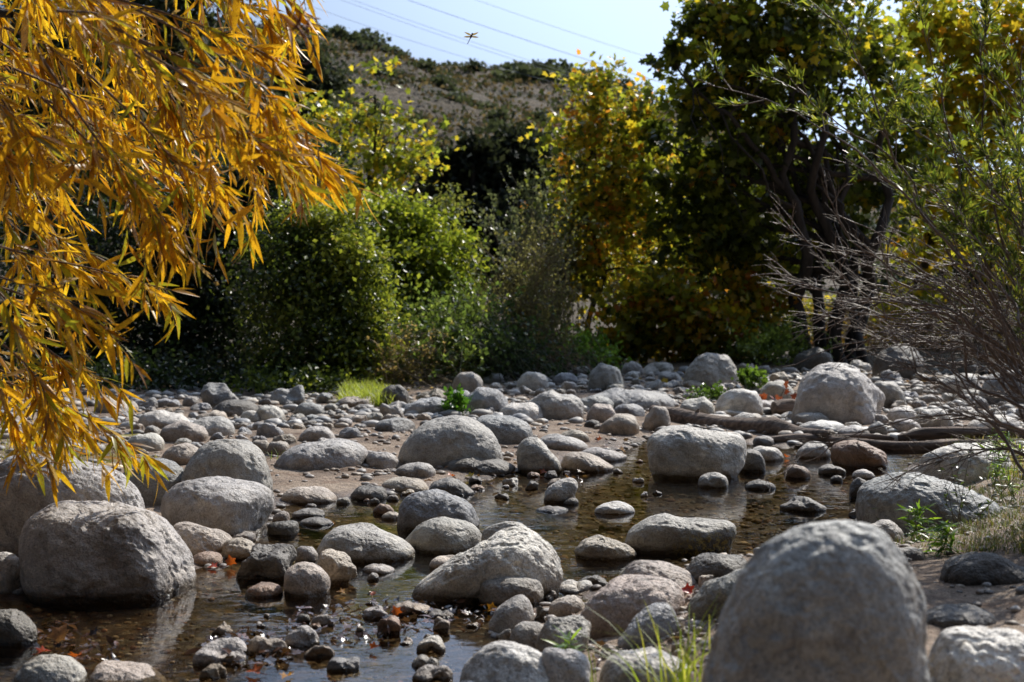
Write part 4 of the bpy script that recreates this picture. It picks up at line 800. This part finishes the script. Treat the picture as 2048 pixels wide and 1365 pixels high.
# ---------- willow ----------
LV, LF = lance()
r = np.random.default_rng(21)
WROOT = np.array([-4.6, 6.2, gz(-4.6, 6.2)])
willow = thing('willow_tree', WROOT, 'golden yellow willow with long narrow drooping leaves hanging into the left of the view', 'tree')
mb = MB(); TR = spline([WROOT-[0, 0, .2], WROOT+[.15, .1, 1.1], WROOT+[.5, -.1, 2.3], WROOT+[1.4, -.3, 3.6]], 20); mb.tube(TR, np.linspace(.16, .05, 20), 12)
for k in range(5): limb(mb, TR[10+k], TR[10+k]+[1.2+.2*k, r.uniform(-.8, .6), .9-.3*k], .05, .015, r, .06)
mb.build('trunk', M_BARK, willow, WROOT)
BR = [([(250, 60), (480, 150), (610, 240), (690, 320), (738, 356)], 3.6), ([(300, 90), (390, 200), (450, 300), (480, 400)], 3.7), ([(100, 120), (220, 280), (320, 390), (375, 470)], 3.4), ([(-60, 480), (90, 520), (220, 545), (330, 575), (392, 590)], 3.9),
      ([(-60, 560), (60, 600), (150, 630), (235, 690)], 3.6), ([(-50, 620), (60, 680), (150, 745), (240, 790)], 3.9), ([(-60, 740), (60, 790), (160, 850), (250, 900), (305, 935)], 4.1), ([(-60, 700), (0, 790), (35, 880), (50, 910)], 3.6),
      ([(250, 0), (400, 40), (540, 90), (640, 130)], 3.5), ([(350, -60), (480, -10), (590, 30), (625, 70)], 3.8), ([(500, -80), (580, -30), (650, 0), (668, 30)], 3.8), ([(300, 110), (450, 200), (540, 260), (600, 330)], 3.3), ([(200, 150), (330, 260), (400, 330), (470, 345)], 3.5),
      ([(-40, 380), (70, 450), (180, 500), (260, 540)], 4.0), ([(-60, 660), (40, 730), (100, 800), (130, 880)], 3.8), ([(-60, 780), (40, 800), (100, 850), (170, 910)], 4.2), ([(0, 300), (60, 400), (110, 470), (125, 540)], 4.3), ([(-60, 540), (40, 570), (120, 590), (190, 640)], 3.2)]
POLY = np.array([(-80, -120), (640, -120), (580, 20), (610, 130), (620, 230), (650, 320), (500, 350), (400, 330), (330, 400), (230, 420), (100, 440), (-80, 480)], float)
POLY2 = np.array([(-80, 600), (60, 610), (110, 690), (160, 760), (160, 840), (60, 880), (-80, 880)], float)
BR += [([(260, 60), (400, 130), (520, 190), (600, 235), (655, 255)], 3.5), ([(200, 60), (380, 180), (500, 260), (590, 310), (660, 345)], 3.9), ([(300, 20), (430, 80), (560, 160), (625, 215)], 3.3), ([(100, 200), (250, 330), (310, 400), (340, 450)], 3.6), ([(100, 200), (280, 290), (380, 350), (430, 400)], 3.9)]
for k in range(52):
    pl = POLY if k < 48 else POLY2
    while True:
        e = np.array([r.uniform(pl[:, 0].min(), pl[:, 0].max()), r.uniform(pl[:, 1].min(), pl[:, 1].max())])
        if sdist(e[None], pl)[0] < 0: break
    a = r.uniform(.25, 1.05); L = r.uniform(180, 330); st = e-L*np.array([math.cos(a), math.sin(a)]); md = (e+st)/2+np.array([12, -22])+r.normal(0, 12, 2)
    BR.append(([tuple(st), tuple(md), tuple(e)], r.uniform(3.1, 4.8)))
WC = [(4, (.58, .33, .02)), (2.8, (.68, .44, .03)), (1.8, (.42, .2, .02)), (1.2, (.3, .3, .03)), (2.2, (.3, .21, .11))]
for bi, (pts, Y) in enumerate(BR):
    pts = [(x-.10*max(x+80, 0), y-6-.1*max(y-560, 0)) for x, y in pts]
    Y = Y*1.42; n = 30; Ys = Y+np.linspace(-.05, .12, len(pts)); P = spline([at(x, y, yy) for (x, y), yy in zip(pts, Ys)], n); L = np.linalg.norm(np.diff(P, axis=0), axis=1).sum()
    tb = MB(); tb.tube(P, np.linspace(.0055, .0012, n), 5)
    LPs, LD = [], []; T = unit(np.gradient(P, axis=0))
    shoots = [(P, T, 1.0)]
    for q in range(max(2, int(L/.07))):
        j = int(r.integers(3, n-2)); d = unit(T[j]*.8+r.normal(0, .45, 3)+np.array([.1, 0, -.35])); sl = r.uniform(.1, .3); SP = spline([P[j], P[j]+d*sl*.5, P[j]+d*sl+[0, 0, -.25*sl]], 6)
        tb.tube(SP, np.linspace(.002, .0007, 6), 4); shoots.append((SP, unit(np.gradient(SP, axis=0)), .8))
    br = tb.build('branch', M_WTWIG, willow, WROOT)
    for SP, ST_, f in shoots:
        Ls = np.linalg.norm(np.diff(SP, axis=0), axis=1).sum(); m_ = max(3, int(Ls/.019)); u = np.sort(r.uniform(.12 if f < 1 else .3, 1, m_))*(len(SP)-1); i0 = np.minimum(u.astype(int), len(SP)-2); fr = (u-i0)[:, None]
        LPs.append(SP[i0]*(1-fr)+SP[i0+1]*fr); LD.append(unit(ST_[i0]*.75+r.normal(0, .42, (m_, 3))+np.array([.05, 0, -.5])*r.uniform(-.1, 1.3, (m_, 1))))
    LPs = np.concatenate(LPs); LD = np.concatenate(LD); m_ = len(LPs)
    w = np.array([c[0] for c in WC]); cs = np.array([c[1] for c in WC])
    if bi in (2, 3, 4, 5, 6): w = w*np.array([1, 1, .8, 2.5, .5])
    ix = r.choice(len(WC), m_, p=w/w.sum()); LP_ = np.array([1.0, 1.0, .82, 1.0, .7])[ix]
    fm = MB(); N = r.normal(0, .8, (m_, 3)); N[:, 2] += .5
    fm.leaves(LV, LF, LPs, LD, N, LP_*r.uniform(.06, .16, m_), cs[ix]*r.uniform(.75, 1.2, (m_, 1)), r.uniform(.1, .17, m_))
    fm.build('foliage', M_WILLOW, br, WROOT)

# ---------- twiggy bush at right ----------
r = np.random.default_rng(31)
B0 = on_ground(2120, 1000); B0 = np.array([B0[0]+.1, 5.6, 0]); B0[2] = gz(B0[0], B0[1])
mule = thing('twiggy_bush', B0, 'sprawling bush of bare grey-brown twigs with green leafy tips at right', 'bush')
STM = [([(2100, 800), (1990, 600), (1850, 430), (1700, 290), (1560, 215), (1395, 160)], 5.3, 1), ([(2120, 780), (1960, 560), (1820, 380), (1760, 230), (1690, 60), (1640, 20)], 5.6, 1), ([(2130, 820), (2000, 700), (1880, 620), (1700, 590), (1600, 560), (1535, 530)], 5.2, 0),
       ([(2130, 800), (2000, 690), (1830, 560), (1700, 480), (1650, 380)], 5.4, 0), ([(2120, 860), (1950, 760), (1900, 640), (1750, 630), (1560, 585)], 5.1, 0), ([(2140, 900), (1980, 830), (1900, 740), (1800, 740)], 5.0, 0),
       ([(2120, 830), (1990, 650), (1800, 520), (1640, 500), (1580, 450)], 5.7, 0), ([(2130, 700), (2020, 520), (1970, 300), (1965, 60), (1950, -80)], 5.9, 1), ([(2100, 760), (2000, 600), (1930, 400), (1880, 180), (1850, 40)], 5.5, 1),
       ([(2140, 760), (2060, 560), (2040, 300), (2050, 100), (2060, -60)], 5.6, 1), ([(2140, 860), (2000, 640), (1880, 480), (1800, 330), (1650, 230), (1610, 170)], 5.8, 1), ([(2120, 860), (1960, 680), (1800, 600), (1680, 640), (1620, 600)], 5.6, 0),
       ([(2140, 880), (1980, 640), (1800, 560), (1760, 470), (1640, 430)], 5.9, 0), ([(2120, 840), (1950, 700), (1850, 690), (1740, 660)], 5.3, 0), ([(2140, 1000), (1990, 860), (1900, 780), (1850, 760), (1830, 745)], 5.0, 0), ([(2140, 930), (2020, 790), (1900, 650), (1780, 600), (1650, 640)], 5.4, 0)]
for k in range(46):
    a = r.uniform(-.1, 1.45); L = r.uniform(300, 620); bx, by = 2130+r.uniform(-20, 60), 820+r.uniform(-120, 120); green = a > .75
    e = (bx-L*math.cos(a), by-L*math.sin(a)*1.25); md = (bx-L*.5*math.cos(a+.25), by-L*.5*math.sin(a+.25)*1.2)
    STM.append(([(bx, by), md, e], r.uniform(5.0, 6.4), int(green)))
for pts, Y, green in STM:
    root_p = B0+r.normal(0, .09, 3)*[1, 1, 0]; n = 30; P = spline([root_p]+[at(x, y, Y+r.normal(0, .05)) for x, y in pts], n)
    P = P+np.c_[fbm(np.c_[P*6], 2), fbm(np.c_[P*6+9], 2), fbm(np.c_[P*6+19], 2)]*.03
    tb = MB(); tb.tube(P, np.linspace(.0085, .0014, n), 6); T = unit(np.gradient(P, axis=0)); lp, ld = [], []
    for q in range(16 if not green else 12):
        j = int(r.integers(9, n-1)); d = unit(T[j]+r.normal(0, .45, 3)*[1, 1, .9]+[0, 0, .1]); sl = r.uniform(.08, .38)*(1-.4*j/n)
        Q = P[j]+d*sl; SP = spline([P[j], (P[j]+Q)/2+r.normal(0, .03, 3)*sl*2, Q], 7); tb.tube(SP, np.linspace(.0027, .0008, 7), 4)
        for z in range(3):
            jj = int(r.integers(2, 6)); d2 = unit(SP[-1]-SP[0]+r.normal(0, .5, 3)*sl); Q2 = SP[jj]+d2*sl*r.uniform(.2, .5); tb.tube(np.array([SP[jj], (SP[jj]+Q2)/2+r.normal(0, .006, 3), Q2]), [.0014, .001, .0006], 4)
            if green and j > 13: lp.append((SP[jj], Q2))
        if green and j > 13: lp.append((SP[1], SP[-1]))
    st = tb.build('stem', M_TWIG, mule, B0)
    if green and lp:
        A, Bq = np.array([x[0] for x in lp]), np.array([x[1] for x in lp]); m_ = len(lp)*13; k = r.integers(0, len(lp), m_); u = r.uniform(.2, 1.05, (m_, 1))
        LPs = A[k]*(1-u)+Bq[k]*u; D = unit(unit(Bq[k]-A[k])+r.normal(0, .5, (m_, 3))+[0, 0, .25]); fm = MB()
        cs = np.array([(.08, .12, .02), (.17, .21, .03), (.06, .085, .02), (.26, .27, .05)])[r.integers(0, 4, m_)]*r.uniform(.7, 1.3, (m_, 1))
        fm.leaves(*lance(3, .1), LPs, D, r.normal(0, 1, (m_, 3)), r.uniform(.022, .05, m_), cs, r.uniform(.14, .24, m_)); fm.build('foliage', M_LEAF, st, B0)

# ---------- grasses and weeds ----------
def blades(mb, r, c, n, rad, h, w, cols, lean=.5):
    for i in range(n):
        p = np.array([c[0]+r.normal(0, rad), c[1]+r.normal(0, rad), 0]); p[2] = gz(p[0], p[1])-.01 if rad > .02 else c[2]-.01
        a = r.uniform(0, 6.28); hh = h*r.uniform(.5, 1.1); l = lean*hh*r.uniform(.2, 1.3); d = np.array([math.cos(a), math.sin(a), 0]); sd = np.array([-d[1], d[0], 0]); t = np.linspace(0, 1, 6)
        S_ = p+d*(l*t**2)[:, None]+np.array([0, 0, 1])*(hh*(t-.25*t**3*min(1.5, l/hh)))[:, None]; ww = (w*r.uniform(.6, 1.2)*(1-t**1.6)+.0004)[:, None]*sd
        V = np.concatenate([S_-ww, S_+ww]); F = [(k, k+1, k+7, k+6) for k in range(5)]; mb.add(V, F, np.array(cols[r.integers(len(cols))])*r.uniform(.7, 1.3))
r = np.random.default_rng(51)
def tuft(label, px, py, n, rad, h, w, cols, lean=.5, name='grass_tuft', cat='grass tuft', Y=None, group=None):
    c = on_ground(px, py) if Y is None else at(px, py, Y)
    if Y is not None: c[2] = gz(c[0], c[1])
    mb = MB(); blades(mb, r, c, n, rad, h, w, cols, lean); return tag(mb.build(name, M_GRASS, None, c, loc=c), label, cat, group)
GY = [(.3, .36, .05), (.2, .27, .03), (.4, .4, .08)]
tuft('fresh yellow-green grass tuft left of the huge foreground boulder', 1372, 1385, 60, .04, .34, .0034, GY, .8, Y=3.7)
tuft('small sprig of grass in front of the pale bottom boulder', 1165, 1375, 14, .02, .14, .002, GY, .4)
def patch(name, label, poly, n, h, w, cols, lean=.6):
    mb = MB(); pl = np.array(poly, float); k = 0
    while k < n:
        x, y = r.uniform(pl[:, 0].min(), pl[:, 0].max()), r.uniform(pl[:, 1].min(), pl[:, 1].max())
        if sdist(np.array([[x, y]]), pl)[0] > 0: continue
        c = on_ground(x, y); blades(mb, r, c, 5, .015, h, w, cols, lean); k += 1
    return tag(mb.build(name, M_GRASS), label, 'grass', None, 'stuff')
patch('grass', 'bright sunlit green grass at the foot of the glossy shrub', [(675, 812), (690, 785), (740, 778), (800, 800), (790, 815)], 420, .2, .006, [(.26, .33, .05), (.38, .42, .09)])
patch('grass', 'dull mossy grass at the left edge behind the long humped boulder', [(-60, 930), (-60, 890), (60, 878), (180, 885), (330, 920), (250, 930)], 420, .05, .003, [(.2, .2, .06), (.28, .24, .1)])
patch('grass', 'thin grass covering the right bank under the twiggy bush', [(1740, 1080), (1800, 1035), (1900, 1000), (2080, 940), (2100, 1110), (1850, 1110)], 1000, .06, .0016, [(.07, .1, .02), (.11, .13, .03), (.17, .13, .07)], .9)  # blade colours dimmed, so the bank's shade is partly painted in
patch('grass', 'sparse dry grass along the log ends at right', [(1880, 900), (2100, 860), (2100, 960), (1960, 960)], 380, .13, .0022, [(.2, .24, .05), (.3, .24, .12)], .7)
for lab, x, y, n, h in [('grass sprigs on the end of the long low boulder', 705, 912, 16, .06), ('grass blades behind the long low boulder', 560, 905, 12, .09), ('green blades by the small tan stone', 548, 918, 10, .1)]:
    tuft(lab, x, y, n, .03, h, .002, [(.2, .3, .04)], .9)
for lab, x, y, hpx, nst, dark in [('tall dark leafy weed standing on the right bank', 1905, 1060, 190, 5, 1), ('second dark weed with round leaves right of the tallest one', 1960, 1050, 150, 4, 1), ('bright green long-leaved weed over the striped bank boulder', 1790, 1075, 70, 9, 0), ('bright green weed at the water edge of the right bank', 1840, 1090, 80, 10, 0), ('leafy weed at the right edge in sunlight', 2020, 1010, 170, 9, 0), ('green weed under the twiggy bush', 1985, 970, 110, 8, 0), ('low green weed in front of the tall dark weed', 1890, 1110, 60, 8, 0), ('yellow-green sprig before the pale bottom boulder', 1160, 1360, 80, 3, 0)]:
    c = on_ground(x, y); H = px_r(hpx, c[1]); root = thing('bank_weed', c, lab, 'weed', 'weeds on the right bank' if x > 1500 else None); sm = MB(); fm = MB()
    for q in range(nst):
        t = c+np.array([r.normal(0, .22)*H, r.normal(0, .2)*H, H*r.uniform(.6, 1.05)]); P = spline([c+r.normal(0, .02, 3)*[1, 1, 0]*2, (c+t)/2+r.normal(0, .03, 3), t], 10); sm.tube(P, np.linspace(.0022, .0008, 10), 5, (.1, .09, .05) if dark else (.14, .2, .05))
        m_ = 18 if dark else 12; u = r.uniform(2, 9, m_); i0 = u.astype(int).clip(0, 8); Pp = P[i0]+(P[i0+1]-P[i0])*(u-i0)[:, None]; D = r.normal(0, 1, (m_, 3))*[1, 1, .35]; D[:, 2] += .35
        cs = np.array([(.035, .05, .018), (.05, .075, .02)] if dark else [(.13, .24, .03), (.22, .34, .04), (.09, .16, .02)]); cs = cs[r.integers(0, len(cs), m_)]
        fm.leaves(*lance(4, .25), Pp, D, r.normal(0, .4, (m_, 3))+[0, 0, 1], (.035 if dark else .065)*r.uniform(.6, 1.2, m_), cs, .3 if dark else .17)
    sm.build('stem', M_STEM, root, c); fm.build('foliage', M_LEAF, root, c)

# ---------- driftwood ----------
def log(name, label, pts, rad, Yc, knots=4, seed=0):
    rr = np.random.default_rng(seed); n = 90; Yg = [on_ground(x, y+9)[1] for x, y in pts]; pf = np.polyfit([p[0] for p in pts], Yg, 1); Yc = [float(np.polyval(pf, p[0])) for p in pts]; P = spline([at(x, y, Y) for (x, y), Y in zip(pts, Yc)], n); T = unit(np.gradient(P, axis=0)); R = np.interp(np.linspace(0, 1, n), np.linspace(0, 1, len(rad)), rad); k = 28
    th = np.linspace(0, 2*np.pi, k, endpoint=False); A = unit(np.cross(T, [0, 0, 1.0])); B = np.cross(A, T); rings = []
    for i in range(n):
        Rr = R[i]*(1+.14*fbm(np.c_[np.cos(th)*1.2+seed*7, np.sin(th)*1.2, np.full(k, i*.05)], 3)+.07*fbm(np.c_[np.cos(th)*6+seed, np.sin(th)*6, np.full(k, i*.03)], 2))
        if i in (0, n-1): Rr = Rr*.75
        rings.append(P[i]+Rr[:, None]*(A[i]*np.cos(th)[:, None]+B[i]*np.sin(th)[:, None]))
    V = np.concatenate(rings); kk = np.arange(n-1)[:, None]*k; j = np.arange(k)[None]; F = np.stack([kk+j, kk+(j+1) % k, kk+k+(j+1) % k, kk+k+j], -1).reshape(-1, 4)
    mb = MB(); mb.add(V, F)
    for e, ri in ((0, 0), (n-1, n-1)):
        ring = V[ri*k:ri*k+k]; V2 = np.vstack([ring, [P[ri]-T[ri]*R[ri]*(.15 if e == 0 else -.15)]]); mb.add(V2, [(q, (q+1) % k, k) for q in range(k)])
    for q in range(knots):
        i = rr.integers(5, n-8); d = unit(rr.normal(0, 1, 3)*[.4, .4, .5]+[0, -.3, .8]); mb.tube(np.array([P[i], P[i]+d*R[i]*1.0, P[i]+d*R[i]*1.35]), [R[i]*.5, R[i]*.3, R[i]*.12], 8)
    o = mb.build(name, M_DRIFT, None, P[0], loc=P[0]); return tag(o, label, 'driftwood')
log('driftwood_log', 'long weathered brown log lying behind the bread-shaped boulder', [(1303, 820), (1350, 832), (1420, 850), (1500, 855), (1550, 858), (1600, 868), (1660, 868)], [.05, .085, .1, .085, .1, .06, .03], [15.2, 15, 14.7, 14.5, 14.4, 14.2, 14.1], 3, 1)
log('driftwood_log', 'short fat piece of driftwood with a knobbly end, in front of the textured dome', [(1547, 822), (1580, 820), (1620, 822), (1655, 820)], [.09, .12, .09, .1], [15.6, 15.5, 15.4, 15.3], 3, 2)
log('driftwood_log', 'lower thin log lying along the far edge of the pool', [(1535, 882), (1600, 880), (1700, 886), (1800, 896), (1900, 893), (2060, 888)], [.035, .055, .045, .055, .05, .045], [13.2, 13.1, 12.9, 12.7, 12.7, 12.6], 2, 3)
log('driftwood_log', 'upper thin log crossing above the lower one at right', [(1620, 876), (1720, 874), (1790, 878), (1850, 868), (1950, 866), (2080, 868)], [.015, .028, .035, .055, .05, .05], [13.8, 13.7, 13.6, 13.5, 13.4, 13.2], 2, 4)

# ---------- fallen leaves ----------
r = np.random.default_rng(61)
def litter(name, label, poly, n, size, cols, mat, group_kind='stuff'):
    mb = MB(); pl = np.array(poly, float); P = []
    while len(P) < n:
        x, y = r.uniform(pl[:, 0].min(), pl[:, 0].max()), r.uniform(pl[:, 1].min(), pl[:, 1].max())
        if sdist(np.array([[x, y]]), pl)[0] > 0: continue
        p = on_ground(x, y, True); p[2] = max(p[2], .0)+r.uniform(.002, .02); P.append(p)
    P = np.array(P); D = r.normal(0, 1, (n, 3))*[1, 1, .25]; N = r.normal(0, .35, (n, 3))+[0, 0, 1]
    cs = np.array(cols)[r.integers(0, len(cols), n)]*r.uniform(.6, 1.3, (n, 1)); h = n//2
    mb.leaves(STAR_V, STAR_F, P[:h], D[:h], N[:h], size*r.uniform(.5, 1.2, h), cs[:h]); mb.leaves(*lance(3, .5), P[h:], D[h:], N[h:], size*1.2*r.uniform(.6, 1.3, n-h), cs[h:], .3)
    return tag(mb.build(name, mat, smooth=False), label, 'leaf litter', None, 'stuff')
BR_ = [(.06, .035, .025), (.1, .05, .03), (.04, .027, .022), (.16, .08, .05)]
litter('leaf_litter', 'sodden brown leaves caught among stones of the shoal', [(590, 1225), (720, 1200), (900, 1195), (1010, 1215), (1060, 1240), (1010, 1265), (900, 1245), (780, 1280), (640, 1290), (560, 1270)], 300, .035, BR_, M_WETLIT)
litter('leaf_litter', 'sodden dark leaves in the lower left corner', [(50, 1300), (60, 1250), (130, 1240), (240, 1290), (250, 1330), (120, 1330)], 90, .045, BR_, M_WETLIT)
litter('leaf_litter', 'sodden leaves packed between the lower left stones', [(380, 1300), (500, 1260), (600, 1290), (590, 1330), (460, 1345)], 130, .045, BR_, M_WETLIT)
litter('leaf_litter', 'dry leaves lying on the sand spit and pool rim', [(700, 1000), (850, 950), (1100, 880), (1270, 885), (1200, 960), (950, 990)], 110, .05, [(.2, .11, .05), (.35, .16, .04), (.13, .08, .05)], M_LITTER)
litter('leaf_litter', 'dry leaves in the gravel at the right foreground', [(1080, 1180), (1400, 1130), (1440, 1200), (1300, 1365), (1190, 1340), (1020, 1240)], 90, .035, [(.2, .11, .05), (.3, .2, .12), (.13, .08, .05)], M_LITTER)
litter('leaf_litter', 'brown leaf fall under the trees beyond the boulders', [(1150, 770), (1250, 735), (1700, 735), (2050, 740), (2050, 770), (1500, 765)], 500, .1, [(.3, .16, .05), (.35, .25, .06), (.16, .09, .05)], M_LITTER)
def one_leaf(label, px, py, size, col, up=.0, wide=1.0, name='fallen_leaf'):
    c = on_ground(px, py, True); c[2] = max(c[2], 0)+.008; mb = MB(); D = np.array([[r.normal(0, 1), r.normal(0, .5), up]]); N = np.array([[.2*r.normal(), -.6*up-.15, 1.0]])
    tv = np.array(STAR_V, float); tv[:, 2] += .25*tv[:, 0]**2*4-.15*tv[:, 1]**2; mb.leaves(tv, STAR_F, c[None], D, N, size, np.array([col]), wide)
    mb.tube(np.array([c, c-unit(D[0])*size*.5+[0, 0, .004]]), .0012, 5, np.array(col)*.5); tag(mb.build(name, M_LITTER, None, c, loc=c), label, 'leaf')
O1 = (.5, .11, .02); O2 = (.55, .26, .03)
for lab, x, y, s_, c, u in [('bright red-orange leaf standing up behind the foremost left boulder', 462, 1135, .05, O1, 1.6), ('red leaf lying left of the upright red-orange one', 435, 1138, .045, (.5, .07, .02), .1), ('large pale brown curled leaf in the lower left litter', 115, 1290, .075, (.45, .22, .1), 1.0),
    ('orange leaf at the edge of the lower left litter', 150, 1320, .05, O1, .3), ('red leaf in the lower left corner', 75, 1312, .045, (.45, .07, .03), .2), ('orange leaf floating at the bottom left water', 520, 1352, .05, O1, .2), ('yellow leaf floating at the bottom left water', 580, 1356, .045, O2, .1),
    ('red leaf floating right of the grey block stone', 740, 1303, .035, O1, .5), ('orange leaf on the small water passage below the pale oval stone', 745, 1196, .03, O1, .7), ('orange leaf beside the cracked leaning stone', 690, 1190, .035, O2, .3), ('orange leaf wedged behind the loaf-shaped stone', 1098, 1182, .05, O1, .5),
    ('yellow-orange leaf before the loaf-shaped stone', 975, 1225, .045, O2, .8), ('dull orange leaf on the leafy shoal', 795, 1235, .04, O1, .6), ('deep red leaf under the speckled long boulder', 1385, 1192, .05, (.5, .05, .03), .5), ('orange leaf at the bottom right edge on white stone', 1968, 1362, .05, (.6, .3, .1), .4),
    ('yellow leaf floating near the pale tongue stones', 1248, 905, .06, O2, .6), ('red leaf left of the dark logs', 1560, 915, .05, O1, .3), ('orange leaf near the squared stone', 1195, 885, .06, O1, .5), ('orange leaf behind the leaning oval stone', 1080, 950, .06, O1, .5), ('yellow leaf on the wet stones', 945, 957, .06, (.5, .4, .03), .3),
    ('orange leaf on the wet stones near the flaky slab', 905, 955, .05, O1, .4), ('orange leaf on water beside the fin stone', 1572, 917, .05, O1, .2)]: one_leaf(lab, x, y, s_, c, u)
def sprig(label, px, py, Y, n, size, cols):
    c = at(px, py, Y); root = None; mb = MB(); P = c+r.normal(0, size*.9, (n, 3))*[1.6, 1, .7]; mb.tube(np.array([c-[0, 0, size*2], c, c+[size*.5, 0, size]]), .004, 5, (.1, .05, .03))
    mb.leaves(STAR_V, STAR_F, P, r.normal(0, 1, (n, 3)), r.normal(0, 1, (n, 3)), size*r.uniform(.7, 1.3, n), np.array(cols)[r.integers(0, len(cols), n)]); tag(mb.build('dead_leaf_cluster', M_LITTER, None, c, loc=c), label, 'dead leaves')
sprig('rusty red dead leaves on top of the short fat driftwood', 1560, 796, 15.4, 12, .09, [(.35, .08, .03), (.25, .06, .03)])
sprig('orange dead leaves between the log and the short driftwood', 1588, 848, 14.6, 12, .08, [(.6, .22, .03), (.4, .12, .03)])
c = at(612, 60, 3.6); mb = MB()
for k in range(9):
    a = r.uniform(0, 6.3); p = c+r.normal(0, .018, 3); q = p+unit(r.normal(0, 1, 3)+[.3, 0, -.6])*.05
    mb.tube(spline([p, (p+q)/2+r.normal(0, .012, 3), q, q+r.normal(0, .012, 3)], 9), np.linspace(.0032, .0012, 9), 5, (.16, .05, .03))
mb.tube(np.array([c, c+[-.05, 0, .06]]), .002, 5, (.15, .08, .05)); mb.build('dead_leaves', M_STEM, willow, WROOT)

# ---------- dragonfly, wires ----------
c = at(941, 76, 6.6); df = thing('dragonfly', c, 'small dark dragonfly hovering against the sky above the ridge', 'dragonfly')
M_BUG = plain('insect_body', (.06, .02, .02), .4); M_WING = leaf_material('insect_wing', .6, .3)
ax = unit(np.array([-.45, .1, -.9])); mb = MB(); t = np.linspace(0, 1, 12); mb.tube(c+ax*(t*.05-.018)[:, None], .0042*(.35+np.exp(-((t-.22)/.16)**2))*1.0, 8); mb.build('body', M_BUG, df, c)
V, F = ICO[3]; mb = MB(); mb.add(V*.0045+(c-ax*.02), F); mb.build('head', M_BUG, df, c)
for sx_, dz_ in ((-1, .35), (-1, -.15), (1, .55), (1, .0)):
    mb = MB(); mb.leaves(*lance(5, .0, 0), (c-ax*.012+ax*(.006 if dz_ < .1 else 0))[None], np.array([[sx_, .5*sx_, dz_]]), np.array([[0, -1, .4]]), .04, np.array([(.6, .45, .2)]), .26); mb.build('wing', M_WING, df, c)
M_WIRE = plain('power_wire', (.42, .5, .62), .6)
for k, (lab, x0, y0, x1, y1) in enumerate([('thickest power line crossing the sky from the top toward the right tree', 815, 0, 1178, 121), ('power line just left of the thickest one', 705, 0, 1014, 107), ('lower twin of the power line left of the thickest', 690, 3, 1005, 112), ('rightmost power line, nearest the big sycamore', 952, 0, 1303, 117), ('leftmost faint power line over the ridge', 620, 12, 873, 98)]):
    Y = 200.0; a = at(x0, y0, Y); b = at(x1, y1, Y); d = b-a; t = np.linspace(-3, 3, 60)[:, None]; P = a+d*t; P[:, 2] += (t[:, 0]-.5)**2*.5-.125
    mb = MB(); mb.tube(P, (.035 if k == 0 else .024), 5); tag(mb.build('power_line', M_WIRE), lab, 'power line')

# ---------- camera, light ----------
cam = bpy.data.cameras.new('camera'); co = link('camera', cam); S.camera = co; co.location = (0, 0, CAM_H); co.rotation_euler = (math.pi/2-PITCH, 0, 0)
cam.sensor_width = 36; cam.lens = 36*F_PX/2048; cam.clip_end = 2000; cam.clip_start = .05
cam.dof.use_dof = True; cam.dof.focus_distance = 7.6; cam.dof.aperture_fstop = 3.6; cam.dof.aperture_blades = 8
EL, AZ = math.radians(41), math.radians(31)     # sun behind the scene, to the right
W = bpy.data.worlds.new('World'); S.world = W; W.use_nodes = True; nt = W.node_tree; nt.nodes.clear(); s = NT(nt)
sky = s.n('ShaderNodeTexSky', sky_type='NISHITA'); sky.sun_disc = False; sky.sun_elevation = EL; sky.sun_rotation = AZ; sky.dust_density = 1.2; sky.ozone_density = 2.5; sky.altitude = 300
bg = s.n('ShaderNodeBackground'); bg.inputs['Strength'].default_value = .022; wo = s.n('ShaderNodeOutputWorld'); 
tcw = s.n('ShaderNodeTexCoord').outputs['Generated']; dp = s.n('ShaderNodeVectorMath', operation='DOT_PRODUCT'); s.l(tcw, dp.inputs[0])
dp.inputs[1].default_value = (math.sin(AZ)*math.cos(EL), math.cos(AZ)*math.cos(EL), math.sin(EL))
hz = s.n('ShaderNodeMapRange', interpolation_type='SMOOTHSTEP'); s.l(dp.outputs['Value'], hz.inputs[0]); hz.inputs[1].default_value = .48; hz.inputs[2].default_value = .9
glow = s.mix((0, 0, 0), (38, 48, 67), hz.outputs[0]); ad = s.n('ShaderNodeVectorMath', operation='ADD'); s.l(sky.outputs[0], ad.inputs[0]); s.l(glow, ad.inputs[1]); s.l(ad.outputs[0], bg.inputs[0]); s.l(bg.outputs[0], wo.inputs[0])
L = bpy.data.lights.new('sun', 'SUN'); L.energy = 5; L.angle = math.radians(.53); L.color = (1, .94, .85); lo = link('sun', L)
dirv = Vector((math.sin(AZ)*math.cos(EL), math.cos(AZ)*math.cos(EL), math.sin(EL))); lo.rotation_euler = dirv.to_track_quat('Z', 'Y').to_euler()
S.render.engine = 'CYCLES'; S.view_settings.view_transform = 'Standard'; S.view_settings.look = 'None'; S.view_settings.exposure = 0; S.view_settings.gamma = 1
S.cycles.max_bounces = 8; S.cycles.transparent_max_bounces = 8; S.cycles.caustics_reflective = False; S.cycles.caustics_refractive = False
